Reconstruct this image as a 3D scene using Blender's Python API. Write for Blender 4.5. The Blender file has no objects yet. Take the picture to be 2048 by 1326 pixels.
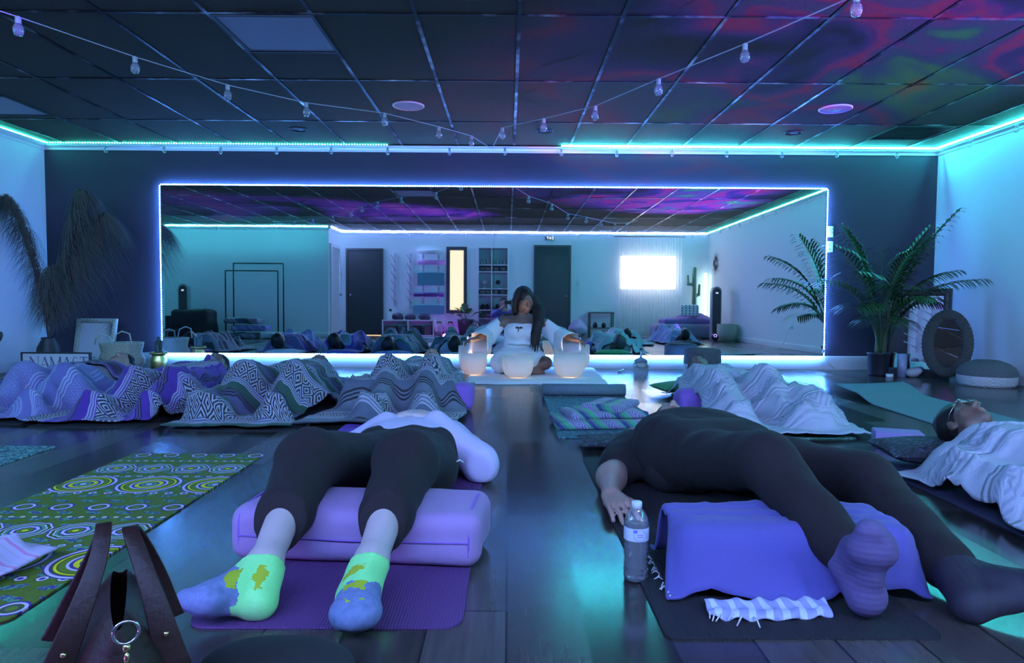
# A yoga studio during a sound bath: built from scratch, metres, z up, the mirror wall lies towards +y.
EXPOSURE = -0.3
P_CROWN = 240.0; P_MIRROR = 360.0; W_NARROW = 1.25; W_DAY = 12.0; NEB = 5000.0; MOOD = 700.0; BOWL = 135.0
import bpy, bmesh, math, random
import numpy as np
from mathutils import Vector, Matrix
random.seed(7); RNG = np.random.default_rng(11)
SC = bpy.context.scene
COL = SC.collection
PI = math.pi
# ---------------------------------------------------------------- room measures (metres)
H_CEIL = 2.44; Y_FRONT = 7.53; X_LEFT = -5.065; X_RIGHT = 4.716
Y_REAR = -1.0; X_JOG = -3.95; Y_JOG = 0.0; X_FAR = -7.55; Y_STUB = 5.2
# ---------------------------------------------------------------- tiny mesh kit
def sub(a, b): return (a[0]-b[0], a[1]-b[1], a[2]-b[2])
def world_loc(o):
    v = Vector((0, 0, 0))
    while o is not None:
        v += o.location; o = o.parent
    return v
class MB:
    def __init__(s): s.v = []; s.f = []; s.uv = None
    def add(s, vs, fs):
        b = len(s.v); s.v += [tuple(map(float, p)) for p in vs]; s.f += [tuple(int(i)+b for i in f) for f in fs]; return s
    def box(s, lo, hi):
        x0, y0, z0 = lo; x1, y1, z1 = hi
        return s.add([(x0,y0,z0),(x1,y0,z0),(x1,y1,z0),(x0,y1,z0),(x0,y0,z1),(x1,y0,z1),(x1,y1,z1),(x0,y1,z1)],
                     [(0,3,2,1),(4,5,6,7),(0,1,5,4),(1,2,6,5),(2,3,7,6),(3,0,4,7)])
    def cyl(s, p0, p1, r0, r1=None, n=12, caps=True):
        r1 = r0 if r1 is None else r1
        return s.tube([p0, p1], [r0, r1], n, caps)
    def tube(s, path, r, n=8, caps=True, flat=1.0):
        path = [Vector(p) for p in path]; m = len(path)
        rs = r if isinstance(r, (list, tuple)) else [r]*m
        up = None; vs = []; fs = []
        for i, p in enumerate(path):
            t = (path[min(i+1, m-1)] - path[max(i-1, 0)])
            t = t.normalized() if t.length > 1e-9 else Vector((0, 0, 1))
            if up is None: up = Vector((0, 0, 1)) if abs(t.z) < .9 else Vector((1, 0, 0))
            a = t.cross(up)
            if a.length < 1e-6: a = t.cross(Vector((0.3, 1, 0.2)))
            a.normalize(); b = t.cross(a).normalized(); up = -b if (-b).dot(up) >= 0 else b
            for k in range(n):
                w = 2*PI*k/n
                vs.append(p + a*(rs[i]*math.cos(w)) + b*(rs[i]*flat*math.sin(w)))
        for i in range(m-1):
            for k in range(n):
                k2 = (k+1) % n
                fs.append((i*n+k, i*n+k2, (i+1)*n+k2, (i+1)*n+k))
        if caps: fs.append(tuple(range(n-1, -1, -1))); fs.append(tuple((m-1)*n+k for k in range(n)))
        return s.add(vs, fs)
    def lathe(s, c, prof, n=24, sx=1.0, sy=1.0, closed=False):
        vs = []; fs = []; m = len(prof)
        for r, z in prof:
            for k in range(n):
                w = 2*PI*k/n; vs.append((c[0]+r*sx*math.cos(w), c[1]+r*sy*math.sin(w), c[2]+z))
        for i in range(m-1):
            for k in range(n):
                k2 = (k+1) % n; fs.append((i*n+k, i*n+k2, (i+1)*n+k2, (i+1)*n+k))
        if prof[0][0] > 1e-4 and closed: fs.append(tuple(range(n-1, -1, -1)))
        if prof[-1][0] > 1e-4 and closed: fs.append(tuple((m-1)*n+k for k in range(n)))
        return s.add(vs, fs)
    def ell(s, c, r, n=12, m=8):
        pr = [(math.sin(PI*i/m), -math.cos(PI*i/m)) for i in range(m+1)]
        vs = []; fs = []
        for a, z in pr:
            for k in range(n):
                w = 2*PI*k/n; vs.append((c[0]+r[0]*a*math.cos(w), c[1]+r[1]*a*math.sin(w), c[2]+r[2]*z))
        for i in range(m):
            for k in range(n):
                k2 = (k+1) % n; fs.append((i*n+k, i*n+k2, (i+1)*n+k2, (i+1)*n+k))
        return s.add(vs, fs)
    def xf(s, M):
        s.v = [tuple(M @ Vector(p)) for p in s.v]; return s
    def prism(s, poly, z0, z1):
        n = len(poly); vs = [(x, y, z0) for x, y in poly] + [(x, y, z1) for x, y in poly]
        fs = [tuple(range(n-1, -1, -1)), tuple(range(n, 2*n))] + [(i, (i+1) % n, n+(i+1) % n, n+i) for i in range(n)]
        return s.add(vs, fs)
    def build(s, name, mat, parent=None, smooth=True, bevel=0, seg=2, weld=False, angle=None, sub=0, solid=0):
        return mesh_obj(name, s.v, s.f, mat, parent, smooth, bevel, seg, weld, angle, sub, solid)
def mesh_obj(name, v, f, mat, parent=None, smooth=True, bevel=0, seg=2, weld=False, angle=None, sub=0, solid=0, uv=None, midx=None):
    me = bpy.data.meshes.new(name)
    off = world_loc(parent) if parent is not None else Vector((0, 0, 0))
    if isinstance(v, np.ndarray):
        vv = v - np.array(off); vv = vv.tolist(); ff = f.tolist() if isinstance(f, np.ndarray) else f
    else:
        vv = [(p[0]-off.x, p[1]-off.y, p[2]-off.z) for p in v]; ff = f
    me.from_pydata(vv, [], ff)
    if uv is not None:
        ul = me.uv_layers.new(name='UVMap')
        li = np.empty(len(me.loops), dtype=np.int32); me.loops.foreach_get('vertex_index', li)
        ul.data.foreach_set('uv', np.asarray(uv, dtype=np.float32)[li].ravel())
    mats = mat if isinstance(mat, (list, tuple)) else [mat]
    for m in mats: me.materials.append(m)
    if midx is not None: me.polygons.foreach_set('material_index', np.asarray(midx, dtype=np.int32))
    o = bpy.data.objects.new(name, me); COL.objects.link(o)
    if parent is not None: o.parent = parent
    if weld or bevel:
        bm = bmesh.new(); bm.from_mesh(me); bmesh.ops.remove_doubles(bm, verts=bm.verts, dist=1e-5); bm.to_mesh(me); bm.free()
    if smooth: me.polygons.foreach_set('use_smooth', [True]*len(me.polygons))
    if bevel:
        b = o.modifiers.new('bevel', 'BEVEL'); b.width = bevel; b.segments = seg; b.limit_method = 'ANGLE'; b.angle_limit = math.radians(40)
    if sub:
        b = o.modifiers.new('sub', 'SUBSURF'); b.levels = sub; b.render_levels = sub
    if solid:
        b = o.modifiers.new('solid', 'SOLIDIFY'); b.thickness = solid; b.offset = 0
    if smooth and angle is not None:
        try: me.set_sharp_from_angle(angle=math.radians(angle))
        except Exception: pass
    me.update()
    return o
def tag(o, label, cat, group=None, kind='thing'):
    o['label'] = label; o['category'] = cat; o['kind'] = kind
    if group: o['group'] = group
    return o
def thing(name, label, cat, loc=(0, 0, 0), group=None):
    o = bpy.data.objects.new(name, None); COL.objects.link(o); o.location = loc; o.empty_display_size = .1
    return tag(o, label, cat, group)
def struct(o):
    o['kind'] = 'structure'; return o
def lab(o, label): o['label'] = label; return o
def frame_basis(origin, right, up):
    r = Vector(right).normalized(); u = Vector(up); u = (u - r*u.dot(r)).normalized(); n = r.cross(u)
    M = Matrix((( r.x, u.x, n.x, origin[0]), (r.y, u.y, n.y, origin[1]), (r.z, u.z, n.z, origin[2]), (0, 0, 0, 1)))
    return M
def rotz(c, a): return Matrix.Translation(c) @ Matrix.Rotation(a, 4, 'Z') @ Matrix.Translation([-x for x in c])
# ---------------------------------------------------------------- materials: a small node DSL
class X:
    def __init__(s, nt, k): s.nt = nt; s.k = k
    def m(s, op, *a):
        n = s.nt.nodes.new('ShaderNodeMath'); n.operation = op
        for i, q in enumerate((s,)+a):
            if isinstance(q, X): s.nt.links.new(q.k, n.inputs[i])
            else: n.inputs[i].default_value = q
        return X(s.nt, n.outputs[0])
    def __add__(s, o): return s.m('ADD', o)
    def __sub__(s, o): return s.m('SUBTRACT', o)
    def __mul__(s, o): return s.m('MULTIPLY', o)
    def __truediv__(s, o): return s.m('DIVIDE', o)
    def __lt__(s, o): return s.m('LESS_THAN', o)
    def __gt__(s, o): return s.m('GREATER_THAN', o)
    def rsub(s, v): return s.m('MULTIPLY', -1.0).m('ADD', v)
    def fract(s): return s.m('FRACT')
    def floor(s): return s.m('FLOOR')
    def abs(s): return s.m('ABSOLUTE')
    def sin(s): return s.m('SINE')
    def sqrt(s): return s.m('SQRT')
    def atan2(s, o): return s.m('ARCTAN2', o)
    def max(s, o): return s.m('MAXIMUM', o)
    def min(s, o): return s.m('MINIMUM', o)
    def between(s, a, b): return (s > a) * (s < b)
class Mat:
    def __init__(s, name, color=(.5,.5,.5), rough=.6, metal=0.0, **kw):
        s.m = bpy.data.materials.new(name); s.m.use_nodes = True; s.nt = s.m.node_tree
        s.b = s.nt.nodes['Principled BSDF']
        s.set('Base Color', (*color, 1)); s.set('Roughness', rough); s.set('Metallic', metal)
        for k, v in kw.items(): s.set(k.replace('_', ' '), v)
    def set(s, k, v):
        i = s.b.inputs[k]
        if isinstance(v, X): s.nt.links.new(v.k, i)
        else: i.default_value = v
        return s
    def co(s, kind='Object', scale=1.0):
        n = s.nt.nodes.new('ShaderNodeTexCoord'); sp = s.nt.nodes.new('ShaderNodeSeparateXYZ')
        s.nt.links.new(n.outputs[kind], sp.inputs[0]); s.vec = n.outputs[kind]
        r = [X(s.nt, o) for o in sp.outputs]
        return [q*scale for q in r] if scale != 1.0 else r
    def vecof(s, x, y, z=0.0):
        n = s.nt.nodes.new('ShaderNodeCombineXYZ')
        for i, q in enumerate((x, y, z)):
            if isinstance(q, X): s.nt.links.new(q.k, n.inputs[i])
            else: n.inputs[i].default_value = q
        return n.outputs[0]
    def noise(s, scale=5, detail=3, vec=None, rough=.5, col=False, dist=0.0, kind='Object'):
        n = s.nt.nodes.new('ShaderNodeTexNoise'); n.inputs['Scale'].default_value = scale; n.inputs['Detail'].default_value = detail
        n.inputs['Roughness'].default_value = rough; n.inputs['Distortion'].default_value = dist
        if vec is None:
            c = s.nt.nodes.new('ShaderNodeTexCoord'); vec = c.outputs[kind]
        s.nt.links.new(vec, n.inputs['Vector'])
        return X(s.nt, n.outputs['Color' if col else 0])
    def white(s, vec):
        n = s.nt.nodes.new('ShaderNodeTexWhiteNoise'); s.nt.links.new(vec, n.inputs['Vector']); return X(s.nt, n.outputs['Value'])
    def mix(s, f, a, b):
        n = s.nt.nodes.new('ShaderNodeMix'); n.data_type = 'RGBA'
        for i, q in ((0, f), (6, a), (7, b)):
            if isinstance(q, X): s.nt.links.new(q.k, n.inputs[i])
            else: n.inputs[i].default_value = q if i == 0 else (*q[:3], 1)
        return X(s.nt, n.outputs[2])
    def ramp(s, f, stops, const=True):
        n = s.nt.nodes.new('ShaderNodeValToRGB'); e = n.color_ramp.elements
        n.color_ramp.interpolation = 'CONSTANT' if const else 'LINEAR'
        while len(e) < len(stops): e.new(0.5)
        for q, (p, c) in zip(e, stops): q.position = p; q.color = (*c, 1)
        s.nt.links.new(f.k, n.inputs[0]); return X(s.nt, n.outputs[0])
    def bump(s, h, strength=.3, dist=.01):
        n = s.nt.nodes.new('ShaderNodeBump'); n.inputs['Strength'].default_value = strength; n.inputs['Distance'].default_value = dist
        s.nt.links.new(h.k, n.inputs['Height']); s.nt.links.new(n.outputs[0], s.b.inputs['Normal']); return s
def plain(name, c, r=.6, metal=0., nz=0., bump=0., scale=30, **kw):
    m = Mat(name, c, r, metal, **kw)
    if nz or bump:
        n = m.noise(scale, 4)
        if nz: m.set('Base Color', m.mix(n, tuple(x*(1-nz) for x in c), tuple(min(1, x*(1+nz)) for x in c)))
        if bump: m.bump(n, bump)
    return m.m
def emit(name, c, s):
    m = Mat(name, c, .5); m.set('Emission Color', (*c, 1)); m.set('Emission Strength', s); return m.m
# ---------------------------------------------------------------- SDF modelling (smooth continuous bodies)
class SDF:
    def __init__(s, lo, hi, h):
        s.lo = np.array(lo, float); s.h = h
        n = np.ceil((np.array(hi)-s.lo)/h).astype(int)+1; s.n = n
        s.F = np.full(n, 1.0, np.float32); s.caps = []
        s.ax = [s.lo[i]+h*np.arange(n[i]) for i in range(3)]
    def _sl(s, lo, hi):
        a = np.maximum(np.floor((np.array(lo)-s.lo)/s.h).astype(int), 0); b = np.minimum(np.ceil((np.array(hi)-s.lo)/s.h).astype(int)+1, s.n)
        if np.any(b <= a): return None
        sl = tuple(slice(i, j) for i, j in zip(a, b))
        return sl, s.ax[0][sl[0]][:, None, None], s.ax[1][sl[1]][None, :, None], s.ax[2][sl[2]][None, None, :]
    def _op(s, sl, d, k, mode):
        A = s.F[sl]
        if mode == 'sub': s.F[sl] = -s._smin(-A, d, k)   # max(A, -d)
        else: s.F[sl] = s._smin(A, d, k)
    @staticmethod
    def _smin(a, b, k):
        if k <= 0: return np.minimum(a, b)
        h = np.maximum(k-np.abs(a-b), 0)/k
        return np.minimum(a, b)-h*h*k*.25
    def cap(s, p0, p1, r0, r1=None, k=.02, mode='add', rec=True):
        r1 = r0 if r1 is None else r1
        p0 = np.array(p0, float); p1 = np.array(p1, float)
        if rec and mode == 'add': s.caps.append((p0, p1, r0, r1))
        R = max(r0, r1)+k+.05
        q = s._sl(np.minimum(p0, p1)-R, np.maximum(p0, p1)+R)
        if q is None: return s
        sl, x, y, z = q; d = p1-p0; L = max(d@d, 1e-12)
        t = np.clip(((x-p0[0])*d[0]+(y-p0[1])*d[1]+(z-p0[2])*d[2])/L, 0, 1)
        D = np.sqrt((x-p0[0]-t*d[0])**2+(y-p0[1]-t*d[1])**2+(z-p0[2]-t*d[2])**2)-(r0+t*(r1-r0))
        s._op(sl, D, k, mode); return s
    def ell(s, c, r, ax=None, k=.02, mode='add'):
        c = np.array(c, float); r = np.array(r, float); R = r.max()+k+.05
        if mode == 'add': s.caps.append((c, c, float(r.min()), float(r.min())))
        q = s._sl(c-R, c+R)
        if q is None: return s
        sl, x, y, z = q; x = x-c[0]; y = y-c[1]; z = z-c[2]
        if ax is None: ax = np.eye(3)
        l = [ax[i][0]*x+ax[i][1]*y+ax[i][2]*z for i in range(3)]
        k0 = np.sqrt((l[0]/r[0])**2+(l[1]/r[1])**2+(l[2]/r[2])**2)
        k1 = np.sqrt((l[0]/r[0]**2)**2+(l[1]/r[1]**2)**2+(l[2]/r[2]**2)**2)
        D = np.where(k1 > 1e-6, k0*(k0-1)/np.maximum(k1, 1e-6), -r.min())
        s._op(sl, D, k, mode); return s
    def rbox(s, c, half, rad, ax=None, k=.01):
        c = np.array(c, float); half = np.array(half, float); R = np.linalg.norm(half)+k+.05
        q = s._sl(c-R, c+R)
        if q is None: return s
        sl, x, y, z = q; x = x-c[0]; y = y-c[1]; z = z-c[2]
        if ax is None: ax = np.eye(3)
        l = [np.abs(ax[i][0]*x+ax[i][1]*y+ax[i][2]*z)-(half[i]-rad) for i in range(3)]
        D = np.sqrt(sum(np.maximum(q, 0)**2 for q in l))+np.minimum(np.maximum(np.maximum(l[0], l[1]), l[2]), 0)-rad
        s._op(sl, D, k, 'add'); return s
    def plane(s, p, n, k=0.0):
        """cut away the side the normal points to"""
        n = np.array(n, float); n /= np.linalg.norm(n); p = np.array(p, float)
        x, y, z = s.ax[0][:, None, None], s.ax[1][None, :, None], s.ax[2][None, None, :]
        s.F = np.maximum(s.F, ((x-p[0])*n[0]+(y-p[1])*n[1]+(z-p[2])*n[2]).astype(np.float32)); return s
    def wrinkle(s, amp, scale, seed=0, stretch=(1, 1, 1)):
        x, y, z = s.ax[0][:, None, None]*stretch[0], s.ax[1][None, :, None]*stretch[1], s.ax[2][None, None, :]*stretch[2]
        r = np.random.default_rng(seed); w = np.zeros(s.F.shape, np.float32)
        for i in range(5):
            a = r.normal(size=3); a /= np.linalg.norm(a); b = r.normal(size=3); b /= np.linalg.norm(b)
            f = scale*(.6+.8*r.random()); ph = r.random()*6
            w += np.sin(f*(a[0]*x+a[1]*y+a[2]*z)+ph+1.6*np.sin(.6*f*(b[0]*x+b[1]*y+b[2]*z))).astype(np.float32)
        s.F += amp*w/5*2; return s
    def mesh(s):
        F = s.F; F[0], F[-1], F[:, 0], F[:, -1], F[:, :, 0], F[:, :, -1] = [1.0]*6
        I = F < 0
        c = np.zeros(tuple(np.array(F.shape)-1), np.uint8)
        offs = [(i, j, k) for i in (0, 1) for j in (0, 1) for k in (0, 1)]
        nx, ny, nz = c.shape
        for i, j, k in offs: c += I[i:i+nx, j:j+ny, k:k+nz]
        act = (c > 0) & (c < 8); idx = np.full(c.shape, -1, np.int64); A = np.argwhere(act); idx[act] = np.arange(len(A))
        vals = np.stack([F[A[:, 0]+i, A[:, 1]+j, A[:, 2]+k] for i, j, k in offs], 1).astype(np.float64)
        P = np.zeros((len(A), 3)); N = np.zeros(len(A)); O = np.array(offs, float)
        for a in range(8):
            for b in range(a+1, 8):
                if np.abs(O[a]-O[b]).sum() != 1: continue
                va, vb = vals[:, a], vals[:, b]; m = (va < 0) != (vb < 0)
                t = np.where(m, va/np.where(m, va-vb, 1), 0)
                P += m[:, None]*(O[a]+t[:, None]*(O[b]-O[a])); N += m
        V = s.lo+s.h*(A+P/np.maximum(N, 1)[:, None])
        Q = []
        for ax in range(3):
            sl0 = [slice(None)]*3; sl1 = [slice(None)]*3; sl0[ax] = slice(0, -1); sl1[ax] = slice(1, None)
            D = I[tuple(sl0)] != I[tuple(sl1)]; E = np.argwhere(D)
            b, d = [(1, 2), (2, 0), (0, 1)][ax]
            E = E[(E[:, b] > 0) & (E[:, d] > 0) & (E[:, b] < F.shape[b]-1) & (E[:, d] < F.shape[d]-1)]
            def cell(db, dd):
                G = E.copy(); G[:, b] += db; G[:, d] += dd; return idx[G[:, 0], G[:, 1], G[:, 2]]
            q = np.stack([cell(-1, -1), cell(0, -1), cell(0, 0), cell(-1, 0)], 1)
            fl = I[E[:, 0], E[:, 1], E[:, 2]]
            q[~fl] = q[~fl][:, ::-1]; Q.append(q)
        Q = np.concatenate(Q); Q = Q[(Q >= 0).all(1)]
        return V, Q
    def build(s, name, mat, parent=None, pick=None):
        V, Q = s.mesh(); mi = None
        if pick is not None: mi = pick(V[Q].mean(1))
        return mesh_obj(name, V, Q, mat, parent, True, midx=mi)
def unit(v): v = np.array(v, float); return v/np.linalg.norm(v)
# ---------------------------------------------------------------- materials
def wall_paint(name, c, b=.12):
    m = Mat(name, c, .75); n = m.noise(60, 5); m.bump(n, b, .004); return m.m
WALL = wall_paint('pale_wall_paint', (.74, .75, .76))
WALL_LIT = wall_paint('pale_wall_paint_lit', (.87, .88, .88))  # pale wall paint lightened to stand in for brighter light at the rear
CHARCOAL = wall_paint('charcoal_wall_paint', (.037, .032, .058))
TRIM = plain('white_trim_paint', (.72, .72, .72), .4)
def floor_mat():
    m = Mat('dark_laminate_planks', rough=.2)
    x, y, z = m.co(); w, L = .19, 1.22
    ix = (x/w).floor(); off = (ix*.37).fract(); iy = (y/L+off).floor()
    r = m.white(m.vecof(ix, iy, 3.0)); fx = (x/w).fract(); fy = (y/L+off).fract()
    gap = ((fx < .016).max(fx > .984)).max((fy < .0022).max(fy > .9978))
    gr = m.noise(6, 5, m.vecof(x*9, y*.5+r*20, r*9), .6)
    base = m.mix(gr, (.028, .024, .023), (.082, .068, .062))
    tone = m.mix(r, (.45, .45, .45), (1.7, 1.7, 1.7))
    mm = m.nt.nodes.new('ShaderNodeMix'); mm.data_type = 'RGBA'; mm.blend_type = 'MULTIPLY'; mm.inputs[0].default_value = 1
    m.nt.links.new(base.k, mm.inputs[6]); m.nt.links.new(tone.k, mm.inputs[7])
    m.set('Base Color', m.mix(gap, X(m.nt, mm.outputs[2]), (.015, .013, .012)))
    m.set('Roughness', gr*.06+(r*.11+.14)); m.set('Specular IOR Level', .95)
    m.bump(gr*.3-gap*1.0, .05, .001); return m.m
FLOOR = floor_mat()
def tile_mat():
    m = Mat('black_ceiling_tile', rough=.9); n = m.noise(130, 5); n2 = m.noise(2.2, 2)
    m.set('Base Color', m.mix(n, (.036, .034, .018), (.085, .082, .046))); m.bump(n, .5, .01); return m.m
TILE = tile_mat()
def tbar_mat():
    m = Mat('patchy_metal_grid', (.3, .3, .32), .32, 1.0); n = m.noise(3.5, 4)  # dark bars with bright shiny metal stretches set at random
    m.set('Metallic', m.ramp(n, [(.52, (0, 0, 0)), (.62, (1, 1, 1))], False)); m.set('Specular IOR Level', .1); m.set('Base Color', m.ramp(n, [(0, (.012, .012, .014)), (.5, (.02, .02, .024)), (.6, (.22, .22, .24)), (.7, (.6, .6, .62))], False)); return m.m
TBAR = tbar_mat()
MIRROR = Mat('silvered_glass', (.95, .97, .98), .012, 1.0).m
BLACK = plain('matte_black', (.018, .017, .02), .5)
BLACKGLOSS = plain('black_gloss', (.02, .02, .024), .2)
DARKMETAL = plain('black_pipe', (.03, .03, .032), .35, .6)
WHITE = plain('white_plastic', (.75, .75, .75), .35)
CHROME = plain('chrome', (.8, .8, .82), .15, 1.0)
BRASS = plain('brass', (.6, .45, .18), .3, 1.0)
GOLD = plain('gold_metal', (.8, .62, .3), .22, 1.0)
GREYCLOTH = plain('grey_cloth', (.3, .3, .33), .9, nz=.15, bump=.2, scale=200)
DOORDARK = plain('dark_stained_door', (.022, .021, .023), .35, nz=.4, bump=.1, scale=6)
DOORPALE = plain('white_door_paint', (.6, .6, .6), .4)
GLASS = Mat('clear_glass', (1, 1, 1), .02, IOR=1.45, Transmission_Weight=1.0).m
SKIN = plain('light_skin', (.5, .41, .39), .5, Subsurface_Weight=.0)
SKIN_TAN = plain('tan_skin', (.15, .088, .064), .5)
SKIN_MID = plain('medium_skin', (.36, .23, .18), .5)
LIPS = plain('lips', (.32, .12, .1), .4)
def hairmat(name, c):
    m = Mat(name, c, .55, Specular_IOR_Level=.25); x, y, z = m.co(); n = m.noise(40, 3, m.vecof(x*3, y*3, z*.4)); m.bump(n, .5, .004); return m.m
HAIR = hairmat('dark_hair', (.012, .009, .009)); HAIR_B = hairmat('brown_hair', (.03, .02, .015)); HAIR_G = hairmat('greying_hair', (.07, .065, .065))
def cloth(name, c, nz=.1, scale=260, bump=.25, rough=.9, sheen=.12):
    m = Mat(name, c, rough); n = m.noise(scale, 2); n2 = m.noise(14, 4)
    m.set('Base Color', m.mix(n, tuple(x*(1-nz) for x in c), tuple(min(1, x*(1+nz)) for x in c))); m.bump(n*.35+n2*1.2, bump, .006)
    m.set('Sheen Weight', sheen); return m.m
BLACKCLOTH = cloth('black_knit', (.0105, .0062, .0068), sheen=0.)
BLACKCLOTH2 = cloth('black_jersey', (.0098, .006, .0065), sheen=0.)
LILAC = cloth('lilac_cotton', (.56, .5, .7)); DRESS = cloth('white_gauze', (.75, .76, .77), bump=.4)
LAVENDER = cloth('lavender_canvas', (.34, .22, .43), bump=.35, scale=400)
PERI = cloth('periwinkle_blanket', (.10, .09, .33), bump=.3, scale=300)
PURPLE = cloth('purple_canvas', (.26, .12, .5)); GREEN = cloth('green_velvet', (.06, .3, .1)); WHITEWOOL = cloth('white_wool', (.68, .68, .7), bump=.5)
TEE = cloth('grey_tee', (.3, .32, .36))
def ribbed(name, c, f=800, axis=0, bs=.35):
    m = Mat(name, c, .75); q = m.co(); n = m.noise(120, 2); m.bump((q[axis]*f).sin()*.6+n*.4, bs, .004); return m.m
MAT_PURPLE = ribbed('purple_foam_mat', (.11, .038, .16)); MAT_BLACK = ribbed('black_foam_mat', (.017, .016, .02))
MAT_TEAL = ribbed('grey_teal_foam_mat', (.2, .3, .34), 300); MAT_VIOLET = ribbed('violet_foam_mat', (.22, .07, .5)); MAT_BLUE = ribbed('pale_blue_foam_mat', (.13, .19, .22), 300)
MAT_NAVY = ribbed('navy_foam_mat', (.05, .05, .1))
def serape(name, base, band_a, band_b, stripes, period=.46, seed=0, diamond=True, alt=None):
    """woven blanket: UV in metres, u across the bands; a diamond band, pin-stripes and plain fields repeat"""
    m = Mat(name, base, .95); u, v, _ = m.co('UV'); uv = m.vec
    t = (u/period+seed*.173).fract()
    wob = m.noise(3, 2, uv)
    alt = alt or base
    c = m.ramp(t, [(0, base), (.13, base), (.16, stripes[0]), (.185, base), (.205, stripes[0]), (.23, base), (.25, stripes[0]), (.275, alt), (.40, alt),
                   (.44, stripes[1]), (.458, base), (.476, stripes[1]), (.494, base), (.512, stripes[1]), (.53, base), (.545, base), (.835, stripes[1]), (.853, base), (.871, stripes[1]), (.889, base), (.907, stripes[1]), (.925, alt)])
    if diamond:
        p = .085; dv = ((v/p+seed*.31).fract()-.5).abs()*2; du = ((t-.545)/.29-.5).abs()*2
        ring = ((dv+du)*2.1).fract() > .5
        d2 = (dv-du).abs() < .16
        pat = m.mix(ring, band_a, band_b); 
        c = m.mix(t.between(.545, .835), c, pat)
    th = m.noise(420, 1, uv); c = m.mix(th*.35, c, tuple(x*.35 for x in base))
    m.set('Base Color', c); m.bump(th*.5+m.noise(16, 4, uv)*.9, .3, .006); m.set('Sheen Weight', .12); return m.m
K = (.02, .02, .024); W = (.44, .46, .54)
SER_GREY = serape('grey_diamond_serape', (.17, .20, .25), K, W, (K, W), .5, 1, alt=(.11, .14, .19))
SER_GREEN = serape('green_grey_diamond_serape', (.10, .11, .21), K, W, (K, W), .5, 2, alt=(.03, .095, .06))
SER_PURPLE = serape('purple_diamond_serape', (.15, .08, .37), K, (.42, .46, .55), (K, W), .44, 3, alt=(.09, .03, .30))
SER_BLUE = serape('periwinkle_striped_serape', (.2, .2, .46), (.2, .21, .46), (.27, .3, .54), ((.3, .36, .58), (.46, .52, .7)), .55, 4, alt=(.17, .17, .42))
SER_DARK = serape('dark_plum_serape', (.05, .03, .09), K, (.3, .2, .5), (K, (.4, .36, .6)), .4, 5, alt=(.12, .04, .3))
SER_FOLD = serape('green_navy_striped_serape', (.05, .06, .2), (.12, .1, .3), W, ((.08, .4, .2), W), .2, 2, alt=(.08, .42, .22))
SER_PINK = serape('pink_white_striped_serape', (.6, .5, .72), (.6, .1, .3), W, ((.65, .1, .3), W), .1, 2, diamond=False)
def white_blanket(name):
    m = Mat(name, (.66, .68, .74), .95); u, v, _ = m.co('UV'); uv = m.vec
    t = (u/.42).fract(); p = .16; dv = ((v/p).fract()-.5).abs()*2; du = ((t-.5)/.3-.5).abs()*2
    rel = ((dv+du)*2.2).fract(); band = t.between(.5, .8)
    lines = (t*70).sin()*t.between(.32, .48).max(t.between(.82, .96))
    h = rel*band*1.0+lines*.5+m.noise(300, 1, uv)*.3+m.noise(12, 4, uv)*.8
    c = m.mix(band*(rel > .55), (.46, .49, .56), (.33, .37, .46)); m.set('Base Color', c); m.bump(h, .55, .012); return m.m
SER_WHITE = white_blanket('white_embossed_blanket')
def mandala():
    m = Mat('mandala_print_mat', rough=.7); u, v, _ = m.co('UV'); uv = m.vec
    G = (.13, .2, .005); G2 = (.055, .10, .006); Y = (.75, .72, .01); L = (.66, .56, .74); B = (.07, .03, .2); T = (.08, .32, .12)
    n = m.noise(70, 3, uv); sw = (((v*90).sin()+(u*60+(v*45).sin()*2).sin()) > .75)
    c = m.mix(sw, m.mix(n, G2, G), m.mix(n > .5, T, B)); P = .82
    def row(c, v0, s, r, stops, petals=0, ph=0.0):
        lv = ((v-v0)/P+.5).fract()*P-(P*.5); lu = ((u/s+ph).fract()-.5)*s
        d = (lu*lu+lv*lv).sqrt()/r
        if petals: d = d*((lu.atan2(lv)*petals).sin()*.03+1.0)
        return m.mix(d < 1.0, c, m.ramp(d, stops))
    c = row(c, .155, .041, .011, [(0, Y), (.5, L), (.8, B)]); c = row(c, .43, .05, .014, [(0, T), (.5, L), (.8, B)], 5, .3); c = row(c, .68, .06, .02, [(0, B), (.4, L), (.75, G2)], 6)
    c = row(c, .04, .137, .043, [(0, G), (.34, B), (.42, G2), (.62, L), (.82, B)])
    c = row(c, .295, .167, .082, [(0, Y), (.12, G), (.3, B), (.38, L), (.5, B), (.58, T), (.7, L), (.76, G2), (.88, L), (.95, B)], 9)
    c = row(c, .555, .272, .128, [(0, L), (.1, B), (.14, T), (.24, B), (.3, Y), (.42, B), (.5, L), (.56, G), (.7, G2), (.74, Y), (.8, G2), (.84, B), (.88, L), (.96, B)], 0, .15)
    m.set('Base Color', c); m.bump(m.noise(300, 2, uv), .15, .003); return m.m
MANDALA = mandala()
def speckle(name, a, b, c, sc=70, th=.5):
    m = Mat(name, a, .8); q = m.co('Object'); x, y, z = q; n = m.noise(sc, 3, m.vecof(x, y*1.6, z), .6, dist=1.5); n2 = m.noise(sc*.6, 2)
    m.set('Base Color', m.mix(n > th, m.mix(n2, a, b), c)); return m.m
LEAFMAT = speckle('teal_leaf_print_mat', (.02, .05, .06), (.03, .09, .09), (.2, .42, .4), 34, .5)
FLECKMAT = speckle('navy_fleck_print_mat', (.015, .03, .07), (.04, .1, .12), (.16, .32, .36), 60, .52)
PILLOWDARK = speckle('dark_leaf_print_cushion', (.015, .015, .02), (.03, .03, .04), (.13, .13, .2), 45, .58)
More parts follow.
